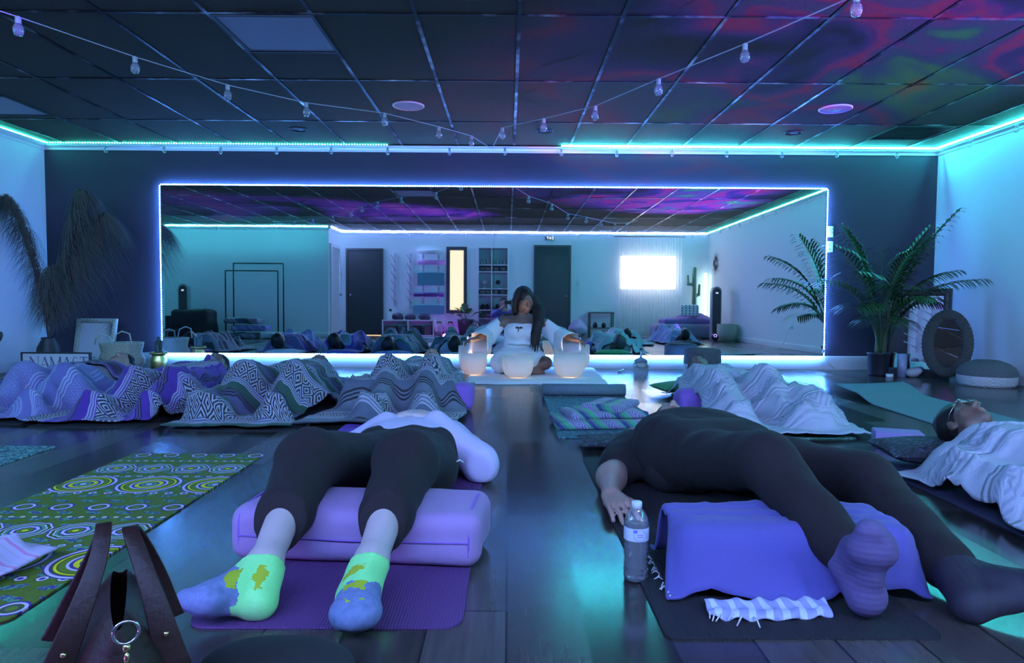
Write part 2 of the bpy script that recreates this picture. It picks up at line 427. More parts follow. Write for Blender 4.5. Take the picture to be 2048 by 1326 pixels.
def swirl():
    m = Mat('green_swirl_print_mat', rough=.8); x, y, z = m.co(); n = m.noise(6, 3, None, .6, dist=2.0); m.set('Base Color', m.ramp((n*9).fract(), [(0, (.03, .16, .1)), (.7, (.4, .55, .5)), (.82, (.05, .22, .13))])); return m.m
SWIRL = swirl()
def woven(name, c, f=150):
    m = Mat(name, c, .85); x, y, z = m.co(); h = ((x*f).sin()+(y*f).sin())*.5*((z*f*1.3).sin())
    m.set('Base Color', m.mix(m.noise(90, 3), tuple(q*.6 for q in c), tuple(min(1, q*1.3) for q in c))); m.bump(h, .6, .006); return m.m
SEAGRASS = woven('seagrass_weave', (.38, .36, .27)); SEAGRASS_D = woven('dark_seagrass_weave', (.06, .062, .055)); SEAGRASS_W = woven('white_seagrass_weave', (.6, .6, .58))
LEAF = plain('palm_leaf', (.025, .075, .018), .3, nz=.3, scale=9); STEM = plain('palm_stem', (.05, .09, .03), .5)
PAMPAS = plain('pampas_plume', (.12, .105, .095), .95, nz=.6, scale=60)
LEATHER = plain('brown_leather', (.024, .010, .008), .46, Specular_IOR_Level=.25, bump=.15, scale=90)
RUGM = cloth('white_sheepskin', (.74, .74, .74), scale=120, bump=.9)
def thin_plastic():
    m = Mat('clear_bottle_plastic', (.9, .92, 1), .08); nt = m.nt; t = nt.nodes.new('ShaderNodeBsdfTransparent'); g = nt.nodes.new('ShaderNodeBsdfGlossy'); g.inputs['Roughness'].default_value = .06
    lw = nt.nodes.new('ShaderNodeLayerWeight'); lw.inputs[0].default_value = .55; a = nt.nodes.new('ShaderNodeMixShader'); nt.links.new(lw.outputs['Facing'], a.inputs[0]); nt.links.new(t.outputs[0], a.inputs[1]); nt.links.new(g.outputs[0], a.inputs[2])
    b = nt.nodes.new('ShaderNodeMixShader'); b.inputs[0].default_value = .12; nt.links.new(a.outputs[0], b.inputs[1]); nt.links.new(m.b.outputs[0], b.inputs[2]); nt.links.new(b.outputs[0], nt.nodes['Material Output'].inputs[0]); return m.m
PLASTICBOTTLE = thin_plastic()
WATER = Mat('water', (.9, .96, 1), 0., IOR=1.33, Transmission_Weight=1.0).m
def frosted():
    m = Mat('frosted_quartz', (.92, .92, .91), .5); nt = m.nt
    t = nt.nodes.new('ShaderNodeBsdfTranslucent'); t.inputs[0].default_value = (.95, .92, .88, 1)
    mx = nt.nodes.new('ShaderNodeMixShader'); mx.inputs[0].default_value = .55
    nt.links.new(m.b.outputs[0], mx.inputs[1]); nt.links.new(t.outputs[0], mx.inputs[2]); nt.links.new(mx.outputs[0], nt.nodes['Material Output'].inputs[0]); return m.m
QUARTZ = frosted()
def sheer():
    m = Mat('sheer_curtain', (.8, .8, .82), .8); nt = m.nt
    tr = nt.nodes.new('ShaderNodeBsdfTransparent'); tl = nt.nodes.new('ShaderNodeBsdfTranslucent'); tl.inputs[0].default_value = (.8, .8, .82, 1)
    a = nt.nodes.new('ShaderNodeMixShader'); a.inputs[0].default_value = .4; b = nt.nodes.new('ShaderNodeMixShader'); b.inputs[0].default_value = .4
    nt.links.new(m.b.outputs[0], a.inputs[1]); nt.links.new(tl.outputs[0], a.inputs[2]); nt.links.new(a.outputs[0], b.inputs[1]); nt.links.new(tr.outputs[0], b.inputs[2])
    nt.links.new(b.outputs[0], nt.nodes['Material Output'].inputs[0]); return m.m
SHEER = sheer()
# ---------------------------------------------------------------- camera
def cam():
    cd = bpy.data.cameras.new('camera'); co = bpy.data.objects.new('camera', cd); COL.objects.link(co)
    pitch, yaw, roll, f = .0503, .006, .0056, 1359.8
    cp, sp, cy, sy, cr, sr = math.cos(pitch), math.sin(pitch), math.cos(yaw), math.sin(yaw), math.cos(roll), math.sin(roll)
    fw = Vector((sy*cp, cy*cp, -sp)); r = Vector((cy, -sy, 0)); u = r.cross(fw)
    r2 = r*cr+u*sr; u2 = u*cr-r*sr
    co.matrix_world = Matrix(((r2.x, u2.x, -fw.x, 0), (r2.y, u2.y, -fw.y, 0), (r2.z, u2.z, -fw.z, .788), (0, 0, 0, 1)))
    cd.sensor_fit = 'HORIZONTAL'; cd.sensor_width = 36; cd.lens = 36*f/2048; cd.clip_start = .03; cd.clip_end = 60
    SC.camera = co
cam()
SC.view_settings.view_transform = 'Standard'; SC.view_settings.look = 'None'; SC.view_settings.gamma = 1.0; SC.view_settings.exposure = EXPOSURE
SC.cycles.use_denoising = True; SC.cycles.max_bounces = 10; SC.cycles.diffuse_bounces = 5; SC.cycles.glossy_bounces = 6; SC.cycles.transparent_max_bounces = 12; SC.cycles.transmission_bounces = 8
SC.cycles.sample_clamp_indirect = 4.0; SC.cycles.caustics_reflective = False; SC.cycles.blur_glossy = .5
w = bpy.data.worlds.new('night'); w.use_nodes = True; w.node_tree.nodes['Background'].inputs[0].default_value = (.02, .02, .03, 1); SC.world = w
# ---------------------------------------------------------------- shell
T = .12
def wall(name, lo, hi, m): return struct(MB().box(lo, hi).build(name, m, None, False))
struct(MB().box((X_FAR-.3, Y_REAR-.3, -.1), (X_RIGHT+.3, Y_FRONT+.3, 0)).build('floor', FLOOR, None, False))
ce = struct(MB().box((X_FAR-.3, Y_REAR-.3, H_CEIL), (X_RIGHT+.3, Y_FRONT+.3, H_CEIL+.1)).build('ceiling', TILE, None, False))
g = MB(); X0 = -1.1614; YB = 6.5073; zb = H_CEIL
k = -11
while X0+k*.6096 < X_RIGHT:
    x = X0+k*.6096; k += 1
    if x > X_FAR: g.box((x-.012, (Y_REAR if x > X_JOG else Y_JOG), zb-.006), (x+.012, Y_FRONT if x > X_LEFT else Y_STUB, zb+.004))
for k in range(0, 7):
    y = YB-k*1.2192
    if y > Y_REAR: g.box((X_FAR if y < Y_STUB and y > Y_JOG else (X_LEFT if y > Y_STUB else X_JOG), y-.010, zb-.0055), (X_RIGHT, y+.010, zb+.004))
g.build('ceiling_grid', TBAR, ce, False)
wall('wall_front', (X_LEFT-T, Y_FRONT, 0), (X_RIGHT+T, Y_FRONT+T, H_CEIL), CHARCOAL)
wall('wall_right', (X_RIGHT, Y_REAR-T, 0), (X_RIGHT+T, Y_FRONT, H_CEIL), WALL)
wall('wall_left', (X_LEFT-T, Y_STUB, 0), (X_LEFT, Y_FRONT, H_CEIL), WALL)
wall('wall_left_stub', (X_FAR-T, Y_STUB-T, 0), (X_LEFT-T, Y_STUB, H_CEIL), WALL)
wall('wall_far_left', (X_FAR-T, Y_JOG-T, 0), (X_FAR, Y_STUB-T, H_CEIL), WALL)
wall('wall_rear_left', (X_FAR, Y_JOG-T, 0), (X_JOG, Y_JOG, H_CEIL), WALL_LIT)
wall('wall_rear_return', (X_JOG-T, Y_REAR-T, 0), (X_JOG, Y_JOG-T, H_CEIL), WALL_LIT)
# rear wall with two openings (a tall narrow lit window and a curtained window) and the shelf niche
WN = (-1.42, -1.0, .56, 2.06); WC = (2.62, 3.98, 1.1, 1.93); NI = (-.69, -.02, 0.0, 2.06)
def rear():
    b = MB(); x0, x1 = X_JOG, X_RIGHT; y0, y1 = Y_REAR-T, Y_REAR; xs = x0
    for a, c, z0, z1 in (WN, NI, WC):
        b.box((xs, y0, 0), (a, y1, H_CEIL)); b.box((a, y0, z1), (c, y1, H_CEIL))
        if z0 > 0: b.box((a, y0, 0), (c, y1, z0))
        xs = c
    b.box((xs, y0, 0), (x1, y1, H_CEIL)); return struct(b.build('wall_rear', WALL_LIT, None, False))
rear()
# baseboards and crown moulding
bb = [('baseboard_front', (X_LEFT, Y_FRONT-.018, 0), (X_RIGHT, Y_FRONT, .155)), ('baseboard_right', (X_RIGHT-.014, Y_REAR, 0), (X_RIGHT, Y_FRONT-.018, .1)),
      ('baseboard_left', (X_LEFT, Y_STUB, 0), (X_LEFT+.014, Y_FRONT-.018, .1)), ('baseboard_rear_left', (X_FAR, Y_JOG, 0), (X_JOG, Y_JOG+.014, .1))]
for n, lo, hi in bb:
    struct(MB().box(lo, hi).build(n, TRIM, None, True, .004))
def crown(name, p0, p1, n):
    """moulding along p0-p1 (wall line), n = direction into the room"""
    p0, p1 = Vector((*p0, 0)), Vector((*p1, 0)); n = Vector((*n, 0)); prof = [(0, 2.365), (.012, 2.365), (.018, 2.385), (.04, 2.40), (.052, 2.418), (.052, 2.426), (0, 2.426)]
    m = len(prof); vs = [p+n*a+Vector((0, 0, z)) for p in (p0, p1) for a, z in prof]
    fs = [(i, (i+1) % m, m+(i+1) % m, m+i) for i in range(m)]+[tuple(range(m-1, -1, -1)), tuple(range(m, 2*m))]
    return struct(MB().add(vs, fs).build(name, TRIM, None, False))
crown('trim_1', (X_LEFT, Y_FRONT), (X_RIGHT, Y_FRONT), (0, -1)); crown('trim_2', (X_RIGHT, Y_FRONT), (X_RIGHT, Y_REAR), (-1, 0))
crown('trim_3', (X_LEFT, Y_STUB), (X_LEFT, Y_FRONT), (1, 0)); crown('trim_4', (X_RIGHT, Y_REAR), (X_JOG, Y_REAR), (0, 1))
crown('trim_5', (X_JOG, Y_REAR), (X_JOG, Y_JOG), (1, 0)); crown('trim_6', (X_JOG, Y_JOG), (X_FAR, Y_JOG), (0, 1)); crown('trim_7', (X_FAR, Y_JOG), (X_FAR, Y_STUB-T), (1, 0))
# ---------------------------------------------------------------- LED strips
TAPE = plain('led_tape', (.12, .12, .12), .5)
def led_strip(label, path, step, col, power, dirs, r=.0065, group=None, tape=.006):
    """a tape along the path carrying small glowing diodes; dirs = outward normal per segment"""
    t = thing('led_strip', label, 'led strip', path[0], group); tp = MB(); d = MB()
    for i in range(len(path)-1):
        a, b = Vector(path[i]), Vector(path[i+1]); n = Vector(dirs[i]).normalized(); L = (b-a).length; e = (b-a)/L; s = n.cross(e)
        vs = [q+s*x+n*y for q in (a, b) for x, y in ((-tape, 0), (tape, 0), (tape, .003), (-tape, .003))]
        tp.add(vs, [(0, 1, 5, 4), (1, 2, 6, 5), (2, 3, 7, 6), (3, 0, 4, 7), (3, 2, 1, 0), (4, 5, 6, 7)])
        m = max(1, int(L/step))
        for k in range(m):
            c = a+e*((k+.5)*L/m)+n*.0035
            d.add([c-e*r-s*r, c+e*r-s*r, c+e*r+s*r, c-e*r+s*r, c-e*r*.7-s*r*.7+n*r, c+e*r*.7-s*r*.7+n*r, c+e*r*.7+s*r*.7+n*r, c-e*r*.7+s*r*.7+n*r],
                  [(4, 5, 6, 7), (0, 1, 5, 4), (1, 2, 6, 5), (2, 3, 7, 6), (3, 0, 4, 7)])
    tp.build('tape', TAPE, t, False)
    o = d.build('diode', emit('diode_glow', col, power), t, False); o['kind'] = 'stuff'
    return t
AQ = (.05, .80, .95); AQ2 = (.05, .95, .8); VI = (.085, .30, 1.0)
P = P_CROWN
led_strip('aqua led strip above the left half of the dark mirror wall', [(X_LEFT+.06, Y_FRONT-.055, 2.427), (-1.31, Y_FRONT-.055, 2.427)], .029, AQ2, P*.32, [(0, -.6, .8)])
led_strip('aqua led strip above the right half of the dark mirror wall', [(.57, Y_FRONT-.055, 2.427), (X_RIGHT-.06, Y_FRONT-.055, 2.427)], .029, AQ, P*1.15, [(0, -.6, .8)], r=.012, tape=.010)
led_strip('bright aqua led strip on the moulding along the right wall', [(X_RIGHT-.055, Y_FRONT-.075, 2.427), (X_RIGHT-.055, Y_REAR+.09, 2.427)], .03, (.05, .84, .92), P*1.15, [(-.7, 0, .7)], r=.0105, tape=.009)
led_strip('green aqua led strip on the moulding of the left wall', [(X_LEFT+.055, Y_STUB+.05, 2.427), (X_LEFT+.055, Y_FRONT-.06, 2.427)], .029, AQ2, P*.8, [(.6, 0, .8)])
led_strip('aqua led strip along the rear wall above doors and curtain seen in mirror', [(X_RIGHT-.06, Y_REAR+.055, 2.427), (X_JOG+.055, Y_REAR+.055, 2.427), (X_JOG+.055, Y_JOG, 2.427)], .03, (.24, .40, 1.0), P*5.2, [(0, 1, -.1), (1, 0, -.1)], r=.011, tape=.009)
led_strip('green aqua led strip above the garment racks seen in mirror', [(X_JOG, Y_JOG+.055, 2.427), (X_FAR+.055, Y_JOG+.055, 2.427)], .03, (.08, .75, 1.0), P*2.4, [(0, 1, -.1)], r=.009, tape=.008)
# ---------------------------------------------------------------- the big mirror and its strip
MX0, MX1, MZ0, MZ1 = -3.80, 3.494, .158, 1.988; LEAN = .0075
def my(z): return Y_FRONT-.010-.012+(z-1.07)*LEAN   # glass face leans back a little
mt = thing('large_mirror', 'very wide wall mirror outlined by violet blue leds', 'mirror', (0, Y_FRONT, MZ0))
for a, b in ((MX0, -.161), (-.159, MX1)):
    v = []
    for z in (MZ0, MZ1):
        v += [(a, my(z), z), (b, my(z), z), (b, my(z)+.006, z), (a, my(z)+.006, z)]
    MB().add(v, [(0, 1, 5, 4), (1, 2, 6, 5), (2, 3, 7, 6), (3, 0, 4, 7), (3, 2, 1, 0), (4, 5, 6, 7)]).build('mirror_panel', MIRROR, mt, False)
yb, yt = my(MZ0)-.004, my(MZ1)-.004; e = .004
led_strip('violet blue led strip outlining the wide wall mirror', [(MX0-e, yb, MZ0-e), (MX0-e, yt, MZ1+e), (MX1+e, yt, MZ1+e), (MX1+e, yb, MZ0-e), (MX0-e, yb, MZ0-e)], .0245, VI, P_MIRROR,
          [(-.8, -.6, 0), (0, -.6, .8), (.8, -.6, 0), (0, -.6, -.8)], r=.0062, tape=.005)
# ---------------------------------------------------------------- ceiling and wall fixtures
PANEL = plain('milky_light_diffuser', (.34, .32, .36), .45)
def troffer(x0, y0, label):
    t = thing('ceiling_light', label, 'ceiling light', (x0+.305, y0+.305, H_CEIL))
    MB().box((x0+.02, y0+.02, H_CEIL-.006), (x0+.59, y0+.59, H_CEIL-.001)).build('diffuser', PANEL, t, False)
    f = MB(); a, b = x0, x0+.61
    for lo, hi in (((a, y0), (b, y0+.02)), ((a, y0+.59), (b, y0+.61)), ((a, y0+.02), (a+.02, y0+.59)), ((b-.02, y0+.02), (b, y0+.59))):
        f.box((*lo, H_CEIL-.012), (*hi, H_CEIL-.001))
    f.build('frame', BLACK, t, False)
troffer(-1.76, 4.085, 'unlit square ceiling light panel above the left of the room near camera')
troffer(-4.80, 5.76, 'unlit square ceiling light panel at the far left edge')
def round_fix(x, y, r, name, label, cat, grp=None):
    t = thing(name, label, cat, (x, y, H_CEIL), grp)
    MB().lathe((x, y, H_CEIL), [(r, 0), (r, -.008), (r*.93, -.014), (r*.9, -.008)], 32).build('rim', WHITE if cat == 'speaker' else BLACK, t)
    if cat == 'speaker': MB().lathe((x, y, H_CEIL-.008), [(r*.9, 0), (r*.5, -.006), (0, -.008)], 32).build('grille', plain('speaker_grille', (.33, .32, .36), .5, bump=.5, scale=500), t)
    else:
        MB().lathe((x, y, H_CEIL-.006), [(r*.9, 0), (r*.55, .003)], 24).build('reflector', CHROME, t)
        MB().lathe((x, y, H_CEIL-.004), [(r*.55, 0), (0, .001)], 24).build('lens', BLACK, t)
round_fix(-.87, 5.97, .138, 'ceiling_speaker', 'round ceiling speaker left of the center aisle', 'speaker')
round_fix(2.83, 5.97, .138, 'ceiling_speaker', 'round ceiling speaker on the right half of the ceiling', 'speaker')
for x, s in ((-2.08, 'left of the center'), (.353, 'near the center'), (2.82, 'on the right')):
    round_fix(x, 6.82, .085, 'recessed_downlight', 'small unlit recessed downlight close to the dark wall '+s, 'downlight')
v = thing('ceiling_vent', 'dark slatted ceiling vent in the far right corner', 'vent', (4.0, 6.79, H_CEIL))
b = MB(); b.box((3.69, 6.52, H_CEIL-.012), (4.26, 6.54, H_CEIL-.001)); b.box((3.69, 7.05, H_CEIL-.012), (4.26, 7.07, H_CEIL-.001)); b.box((3.69, 6.54, H_CEIL-.012), (3.71, 7.05, H_CEIL-.001)); b.box((4.24, 6.54, H_CEIL-.012), (4.26, 7.05, H_CEIL-.001)); b.build('frame', DARKMETAL, v, False)
b = MB()
for i in range(18): b.box((3.71, 6.548+i*.028, H_CEIL-.010), (4.24, 6.56+i*.028, H_CEIL-.003))
b.build('slat', DARKMETAL, v, False)
# string lights: bulbs hang unlit from a cable
BULB = PLASTICBOTTLE
CABLE = plain('pale_cable', (.35, .38, .4), .5)
def bulb(parent, p, s=1.0, tilt=0.0):
    x, y, z = p
    b = MB().lathe((x, y, z-.045*s), [(.0, -.055*s), (.018*s, -.05*s), (.027*s, -.03*s), (.027*s, -.012*s), (.018*s, .006*s), (.013*s, .014*s)], 12)
    b.build('bulb', BULB, parent)
    MB().lathe((x, y, z-.045*s), [(.015*s, .010*s), (.015*s, .045*s), (.008*s, .05*s), (0, .05*s)], 10).build('socket', CABLE, parent)
def string_light(label, pts, nb=None, s=1.0, sag=0.0, seg=4):
    t = thing('string_light', label, 'string light', pts[0]); path = []
    for i in range(len(pts)-1):
        a, b = Vector(pts[i]), Vector(pts[i+1])
        for k in range(seg):
            u = k/seg; q = a.lerp(b, u); q.z -= sag*4*u*(1-u); path.append(q)
    path.append(Vector(pts[-1])); MB().tube(path, .0035, 5).build('cable', CABLE, t)
    for p in (nb or pts[1:-1]): bulb(t, (p[0], p[1], p[2]-.002), s)
string_light('string of clear bulbs sweeping from front center to the rear left',
             [(-.2, 7.45, 2.40), (-.36, 6.6, 2.33), (-.62, 6.1, 2.29), (-1.0, 5.55, 2.26), (-1.53, 5.22, 2.245), (-1.95, 4.8, 2.245), (-2.30, 4.27, 2.25), (-2.6, 3.69, 2.255), (-3.1, 2.95, 2.27), (-3.65, 2.25, 2.3), (-4.2, 1.6, 2.34), (-4.9, .8, 2.43)])
string_light('string of clear bulbs sweeping from front center up to the right',
             [(-.18, 7.45, 2.40), (-.06, 6.2, 2.31), (.278, 5.53, 2.22), (.63, 5.05, 2.19), (.93, 4.3, 2.15), (1.28, 3.76, 2.17), (1.6, 3.2, 2.19), (1.95, 2.5, 2.23), (2.25, 1.95, 2.3), (2.6, 1.3, 2.43)])
cb = [-4.352, -3.723, -3.114, -2.511, -1.923, -1.313, -.643, -.042, .57, 1.171, 1.774, 2.365, 2.969, 3.567, 4.22]
string_light('string of clear bulbs along the moulding over the mirror wall', [(-5.0, 7.455, 2.405)]+[(x, 7.455, 2.40+.004*math.sin(i*2)) for i, x in enumerate(cb)]+[(4.65, 7.455, 2.405)], s=.8, sag=.006)
rb = [6.9-.62*i for i in range(12)]
string_light('string of clear bulbs along the moulding of the right wall', [(4.645, 7.4, 2.405)]+[(4.645, y, 2.40) for y in rb]+[(4.645, -.8, 2.405)], s=.8, sag=.006)
xb = [4.3-.66*i for i in range(12)]
string_light('string of clear bulbs along the rear wall moulding above the doors', [(4.6, -.925, 2.405)]+[(x, -.925, 2.40) for x in xb]+[(-3.8, -.925, 2.405)], s=.8, sag=.006)
string_light('string of clear bulbs above the garment racks', [(-4.1, .075, 2.405)]+[(-4.5-.62*i, .075, 2.40) for i in range(5)]+[(-7.4, .075, 2.405)], s=.8, sag=.006)
# wall plates beside the mirror
def plate(p, n, label, holes=2, w=.075, h=.12, cat='outlet', name='wall_outlet'):
    M = frame_basis(p, Vector((0, 0, 1)).cross(Vector(n)), (0, 0, 1)); t = thing(name, label, cat, p)
    MB().box((-w/2, -h/2, 0), (w/2, h/2, .007)).xf(M).build('plate', WHITE, t, False)
    if cat == 'outlet':
        for k in range(holes):
            o = MB(); yy = (k-.5)*h*.42 if holes > 1 else 0
            o.box((-.012, yy-.012, .0072), (.012, yy+.012, .009)); o.xf(M).build('socket', BLACK if holes == 1 else plain('grey_plastic', (.4, .4, .4)), t, False)
    else: MB().box((-.009, -.016, .007), (.009, .016, .013)).xf(M).build('toggle', WHITE, t, False)
plate((3.545, Y_FRONT, 1.365), (0, -1, 0), 'white wall outlet behind the palm beside the mirror edge')
plate((3.545, Y_FRONT, 1.53), (0, -1, 0), 'white light switch above the outlet beside the mirror', cat='switch', name='light_switch')
ct = thing('led_controller', 'small led controller box at lower right mirror corner', 'controller', (3.50, Y_FRONT-.03, .2))
MB().box((3.485, Y_FRONT-.045, .19), (3.515, Y_FRONT-.02, .235)).build('case', WHITE, ct, False, .003)
MB().tube([(3.50, Y_FRONT-.03, .19), (3.52, Y_FRONT-.03, .12), (3.62, Y_FRONT-.03, .02)], .003, 5).build('wire', WHITE, ct)
# ---------------------------------------------------------------- rear of the room, seen in the mirror
YR = Y_REAR
def door(name, x0, x1, h, mat, knob_side, nrm='y', gap_glow=False):
    """leaf and frame standing on the rear wall face"""
    d = MB().box((x0+.05, YR, .012), (x1-.05, YR+.03, h-.05)).build(name, mat, None, False, .003); struct(d)
    f = MB(); f.box((x0, YR, 0), (x0+.05, YR+.045, h)); f.box((x1-.05, YR, 0), (x1, YR+.045, h)); f.box((x0+.05, YR, h-.05), (x1-.05, YR+.045, h)); f.build('door_frame', DOORDARK, d, False)
    kx = x0+.12 if knob_side < 0 else x1-.12
    k = MB().cyl((kx, YR+.03, .95), (kx, YR+.07, .95), .011, n=10); k.ell((kx, YR+.082, .95), (.027, .02, .027)); k.build('door_knob', CHROME, d)
    return d
door('door_1', -3.80, -2.93, 2.04, DOORDARK, -1); d2 = door('door_2', .60, 1.47, 2.14, DOORDARK, 1)
SLIT = emit('light_under_door', (1, .62, .3), 2.5)
for x0, x1, n in ((-3.74, -2.99, 'left'), (.66, 1.41, 'right')):
    o = MB().box((x0, YR-.02, .0), (x1, YR+.012, .011)).build('trim_light_gap', SLIT, None, False); struct(o)
dr = MB().box((X_JOG, -.82, .012), (X_JOG+.03, -.14, 2.0)).build('door_3', DOORPALE, None, False, .003); struct(dr)
f = MB(); f.box((X_JOG, -.89, 0), (X_JOG+.045, -.82, 2.07)); f.box((X_JOG, -.14, 0), (X_JOG+.045, -.07, 2.07)); f.box((X_JOG, -.82, 2.0), (X_JOG+.045, -.14, 2.07)); f.build('door_frame', TRIM, dr, False)
MB().ell((X_JOG+.075, -.75, .95), (.03, .028, .028)).build('door_knob', CHROME, dr)
hk = thing('wall_hook', 'small dark hook on the wall right of the white door', 'hook', (X_JOG+.02, -.93, 1.45)); MB().tube([(X_JOG+.001, -.94, 1.53), (X_JOG+.03, -.94, 1.5), (X_JOG+.03, -.94, 1.42), (X_JOG+.05, -.94, 1.4)], .008, 6).build('hook', BLACK, hk)
# lit windows
w1 = struct(MB().box((WN[0]+.05, YR-.06, WN[2]+.05), (WN[1]-.05, YR-.05, WN[3]-.05)).build('window_1', emit('warm_lit_glass', (1, .83, .50), W_NARROW), None, False))
def wframe(parent, r, y0, y1, t, m):
    a, c, z0, z1 = r; f = MB(); f.box((a, y0, z0), (a+t, y1, z1)); f.box((c-t, y0, z0), (c, y1, z1)); f.box((a+t, y0, z0), (c-t, y1, z0+t)); f.box((a+t, y0, z1-t), (c-t, y1, z1)); return f.build('window_frame', m, parent, False)
wframe(w1, (WN[0]-.03, WN[1]+.03, WN[2]-.03, WN[3]+.03), YR-.05, YR+.03, .075, DOORDARK)
w2 = struct(MB().box((WC[0], YR-.07, WC[2]), (WC[1], YR-.06, WC[3])).build('window_2', emit('daylight_glass', (1, .97, 1), W_DAY), None, False)); wframe(w2, WC, YR-.06, YR-.01, .03, TRIM)
# sheer curtain hanging in folds
cu = thing('sheer_curtain', 'floor length sheer white curtain hanging over the bright window', 'curtain', (3.27, YR+.08, 2.35))
def curtain(x0, x1, seed):
    n = 110; vs = []; fs = []; r = random.Random(seed)
    for i in range(n+1):
        u = i/n; x = x0+(x1-x0)*u
        for j, z in enumerate((.02, .5, 1.1, 1.8, 2.33)):
            a = .03*(1-.4*j/4); vs.append((x, YR+.16+a*math.sin(u*n*.62+r.random()*.4)+.01*math.sin(u*9+j), z))
    for i in range(n):
        for j in range(4): fs.append((i*5+j, (i+1)*5+j, (i+1)*5+j+1, i*5+j+1))
    MB().add(vs, fs).build('curtain_panel', SHEER, cu)
curtain(2.53, 3.32, 1); curtain(3.30, 4.05, 2)
MB().cyl((2.45, YR+.16, 2.34), (4.12, YR+.16, 2.34), .011).build('rod', DARKMETAL, cu)
# exit sign and switch
ex = thing('exit_sign', 'small dark exit sign above the rear right door', 'sign', (.965, YR, 2.3))
MB().box((.86, YR, 2.26), (1.07, YR+.03, 2.35)).build('housing', BLACK, ex, False)
EXL = emit('exit_letters', (.9, 1, 1), 1.6); l = MB(); y0, y1 = YR+.0305, YR+.033; z0, z1 = 2.278, 2.333
def sg(ax, az, bx, bz, wd=.009):   # seen from the front of the sign, x runs to the viewer's left
    d = Vector((bx-ax, 0, bz-az)).normalized(); n = Vector((-d.z, 0, d.x))*wd/2; A = Vector((ax, 0, az)); B = Vector((bx, 0, bz))
    q = [A+n, B+n, B-n, A-n]; l.add([(1.05-p.x, y1, z0+p.z) for p in q], [(0, 1, 2, 3)])
sg(0, 0, 0, .055); sg(0, .0, .03, .0); sg(0, .0275, .026, .0275); sg(0, .055, .03, .055); sg(.045, 0, .08, .055); sg(.045, .055, .08, 0); sg(.1, 0, .1, .055); sg(.115, .055, .155, .055); sg(.135, 0, .135, .055)
l.build('lettering', EXL, ex, False)
plate((1.645, YR, 1.25), (0, 1, 0), 'white switch plate right of the rear door in the mirror', cat='switch', name='light_switch')
plate((X_RIGHT, 3.74, .40), (-1, 0, 0), 'white outlet low on the right wall with a plugged cord')
pc = thing('power_cord', 'pale cord trailing from the right wall outlet to the floor', 'cord', (4.69, 3.74, .4)); MB().box((4.675, 3.715, .365), (4.705, 3.765, .40)).build('plug', WHITE, pc, False, .004)
MB().tube([(4.68, 3.74, .37), (4.66, 3.70, .28), (4.67, 3.62, .18), (4.62, 3.6, .06), (4.58, 3.5, .008), (4.5, 3.0, .006), (4.55, 2.4, .006), (4.5, 1.9, .006)], .004, 6).build('wire', WHITE, pc)
# shelves in the niche
st = thing('shelving_unit', 'tall built in shelves holding bins jars and shoes beside the narrow window', 'shelves', (-.355, YR, 0))
a, c = NI[0], NI[1]; b = MB(); D0 = YR-.34
b.box((a, D0-.012, 0), (c, D0, NI[3])); b.box((a-.03, D0, 0), (a, YR+.012, NI[3]+.03)); b.box((c, D0, 0), (c+.03, YR+.012, NI[3]+.03)); b.box((a, D0, NI[3]), (c, YR+.012, NI[3]+.03)); b.box((-.40, D0, 0), (-.38, YR+.005, NI[3])); b.build('carcass', TRIM, st, False)
SH = (.24, .42, .62, .98, 1.12, 1.52, 1.68)
for z in SH: MB().box((a, D0, z-.02), (c, YR+.005, z)).build('shelf', TRIM, st, False)
BIN = woven('grey_bin_weave', (.14, .12, .12), 220)
def bin_(x, z, lbl, w=.16, h=.11):
    t = thing('storage_bin', lbl, 'bin', (x, YR-.1, z), 'storage bins in the niche shelves'); z += .003; MB().box((x-w/2, YR-.22, z), (x+w/2, YR-.02, z+h)).build('basket', BIN, t, False, .01)
    MB().box((x-.03, YR-.02, z+h*.6), (x+.03, YR-.014, z+h*.75)).build('handle', plain('bin_handle', (.3, .25, .2)), t, False)
for z, nm in ((1.52, 'upper'), (.98, 'middle'), (.42, 'lower')):
    for x in (-.60, -.47, -.29, -.12): bin_(x, z, 'dark woven bin in the rear niche shelves', .12, .1)
SHOE = plain('dark_shoe', (.03, .02, .03), .5); JAR = plain('pale_jar', (.5, .5, .55), .2)
for i, x in enumerate((-.6, -.5, -.26, -.13)):
    t = MB(); t.ell((x, YR-.12, .674), (.045, .1, .05)); t.ell((x, YR-.19, .70), (.04, .05, .06)); tag(t.build('shoe', SHOE), 'dark shoe on the low shelf of the rear niche', 'shoe', 'shoes in the niche')
for i, x in enumerate((-.63, -.56, -.49, -.44, -.33, -.26, -.19, -.1)):
    h = .05+.03*(i % 3); z = 1.683
    t = MB().lathe((x, YR-.1, z), [(0, 0), (.024, 0), (.024, h), (.014, h+.02), (.012, h+.04), (0, h+.04)], 10); tag(t.build('small_bottle', JAR), 'small pale bottle on the top shelf of the rear niche', 'bottle', 'bottles on the niche top shelf')
for x, s, l in ((-.57, .06, 'pale round teapot on the left middle niche shelf'), (-.24, .055, 'dark round ornament on a stand in the right niche shelf')):
    t = thing('ornament', l, 'ornament', (x, YR-.12, 1.12)); MB().lathe((x, YR-.12, 1.123), [(0, 0), (s*.8, 0), (s*.5, .03), (.012, .06), (.012, .14)], 14).build('base', JAR, t); MB().ell((x, YR-.12, 1.26+s*.2), (s, s*.6, s)).build('body', SHOE if x > -.3 else JAR, t)
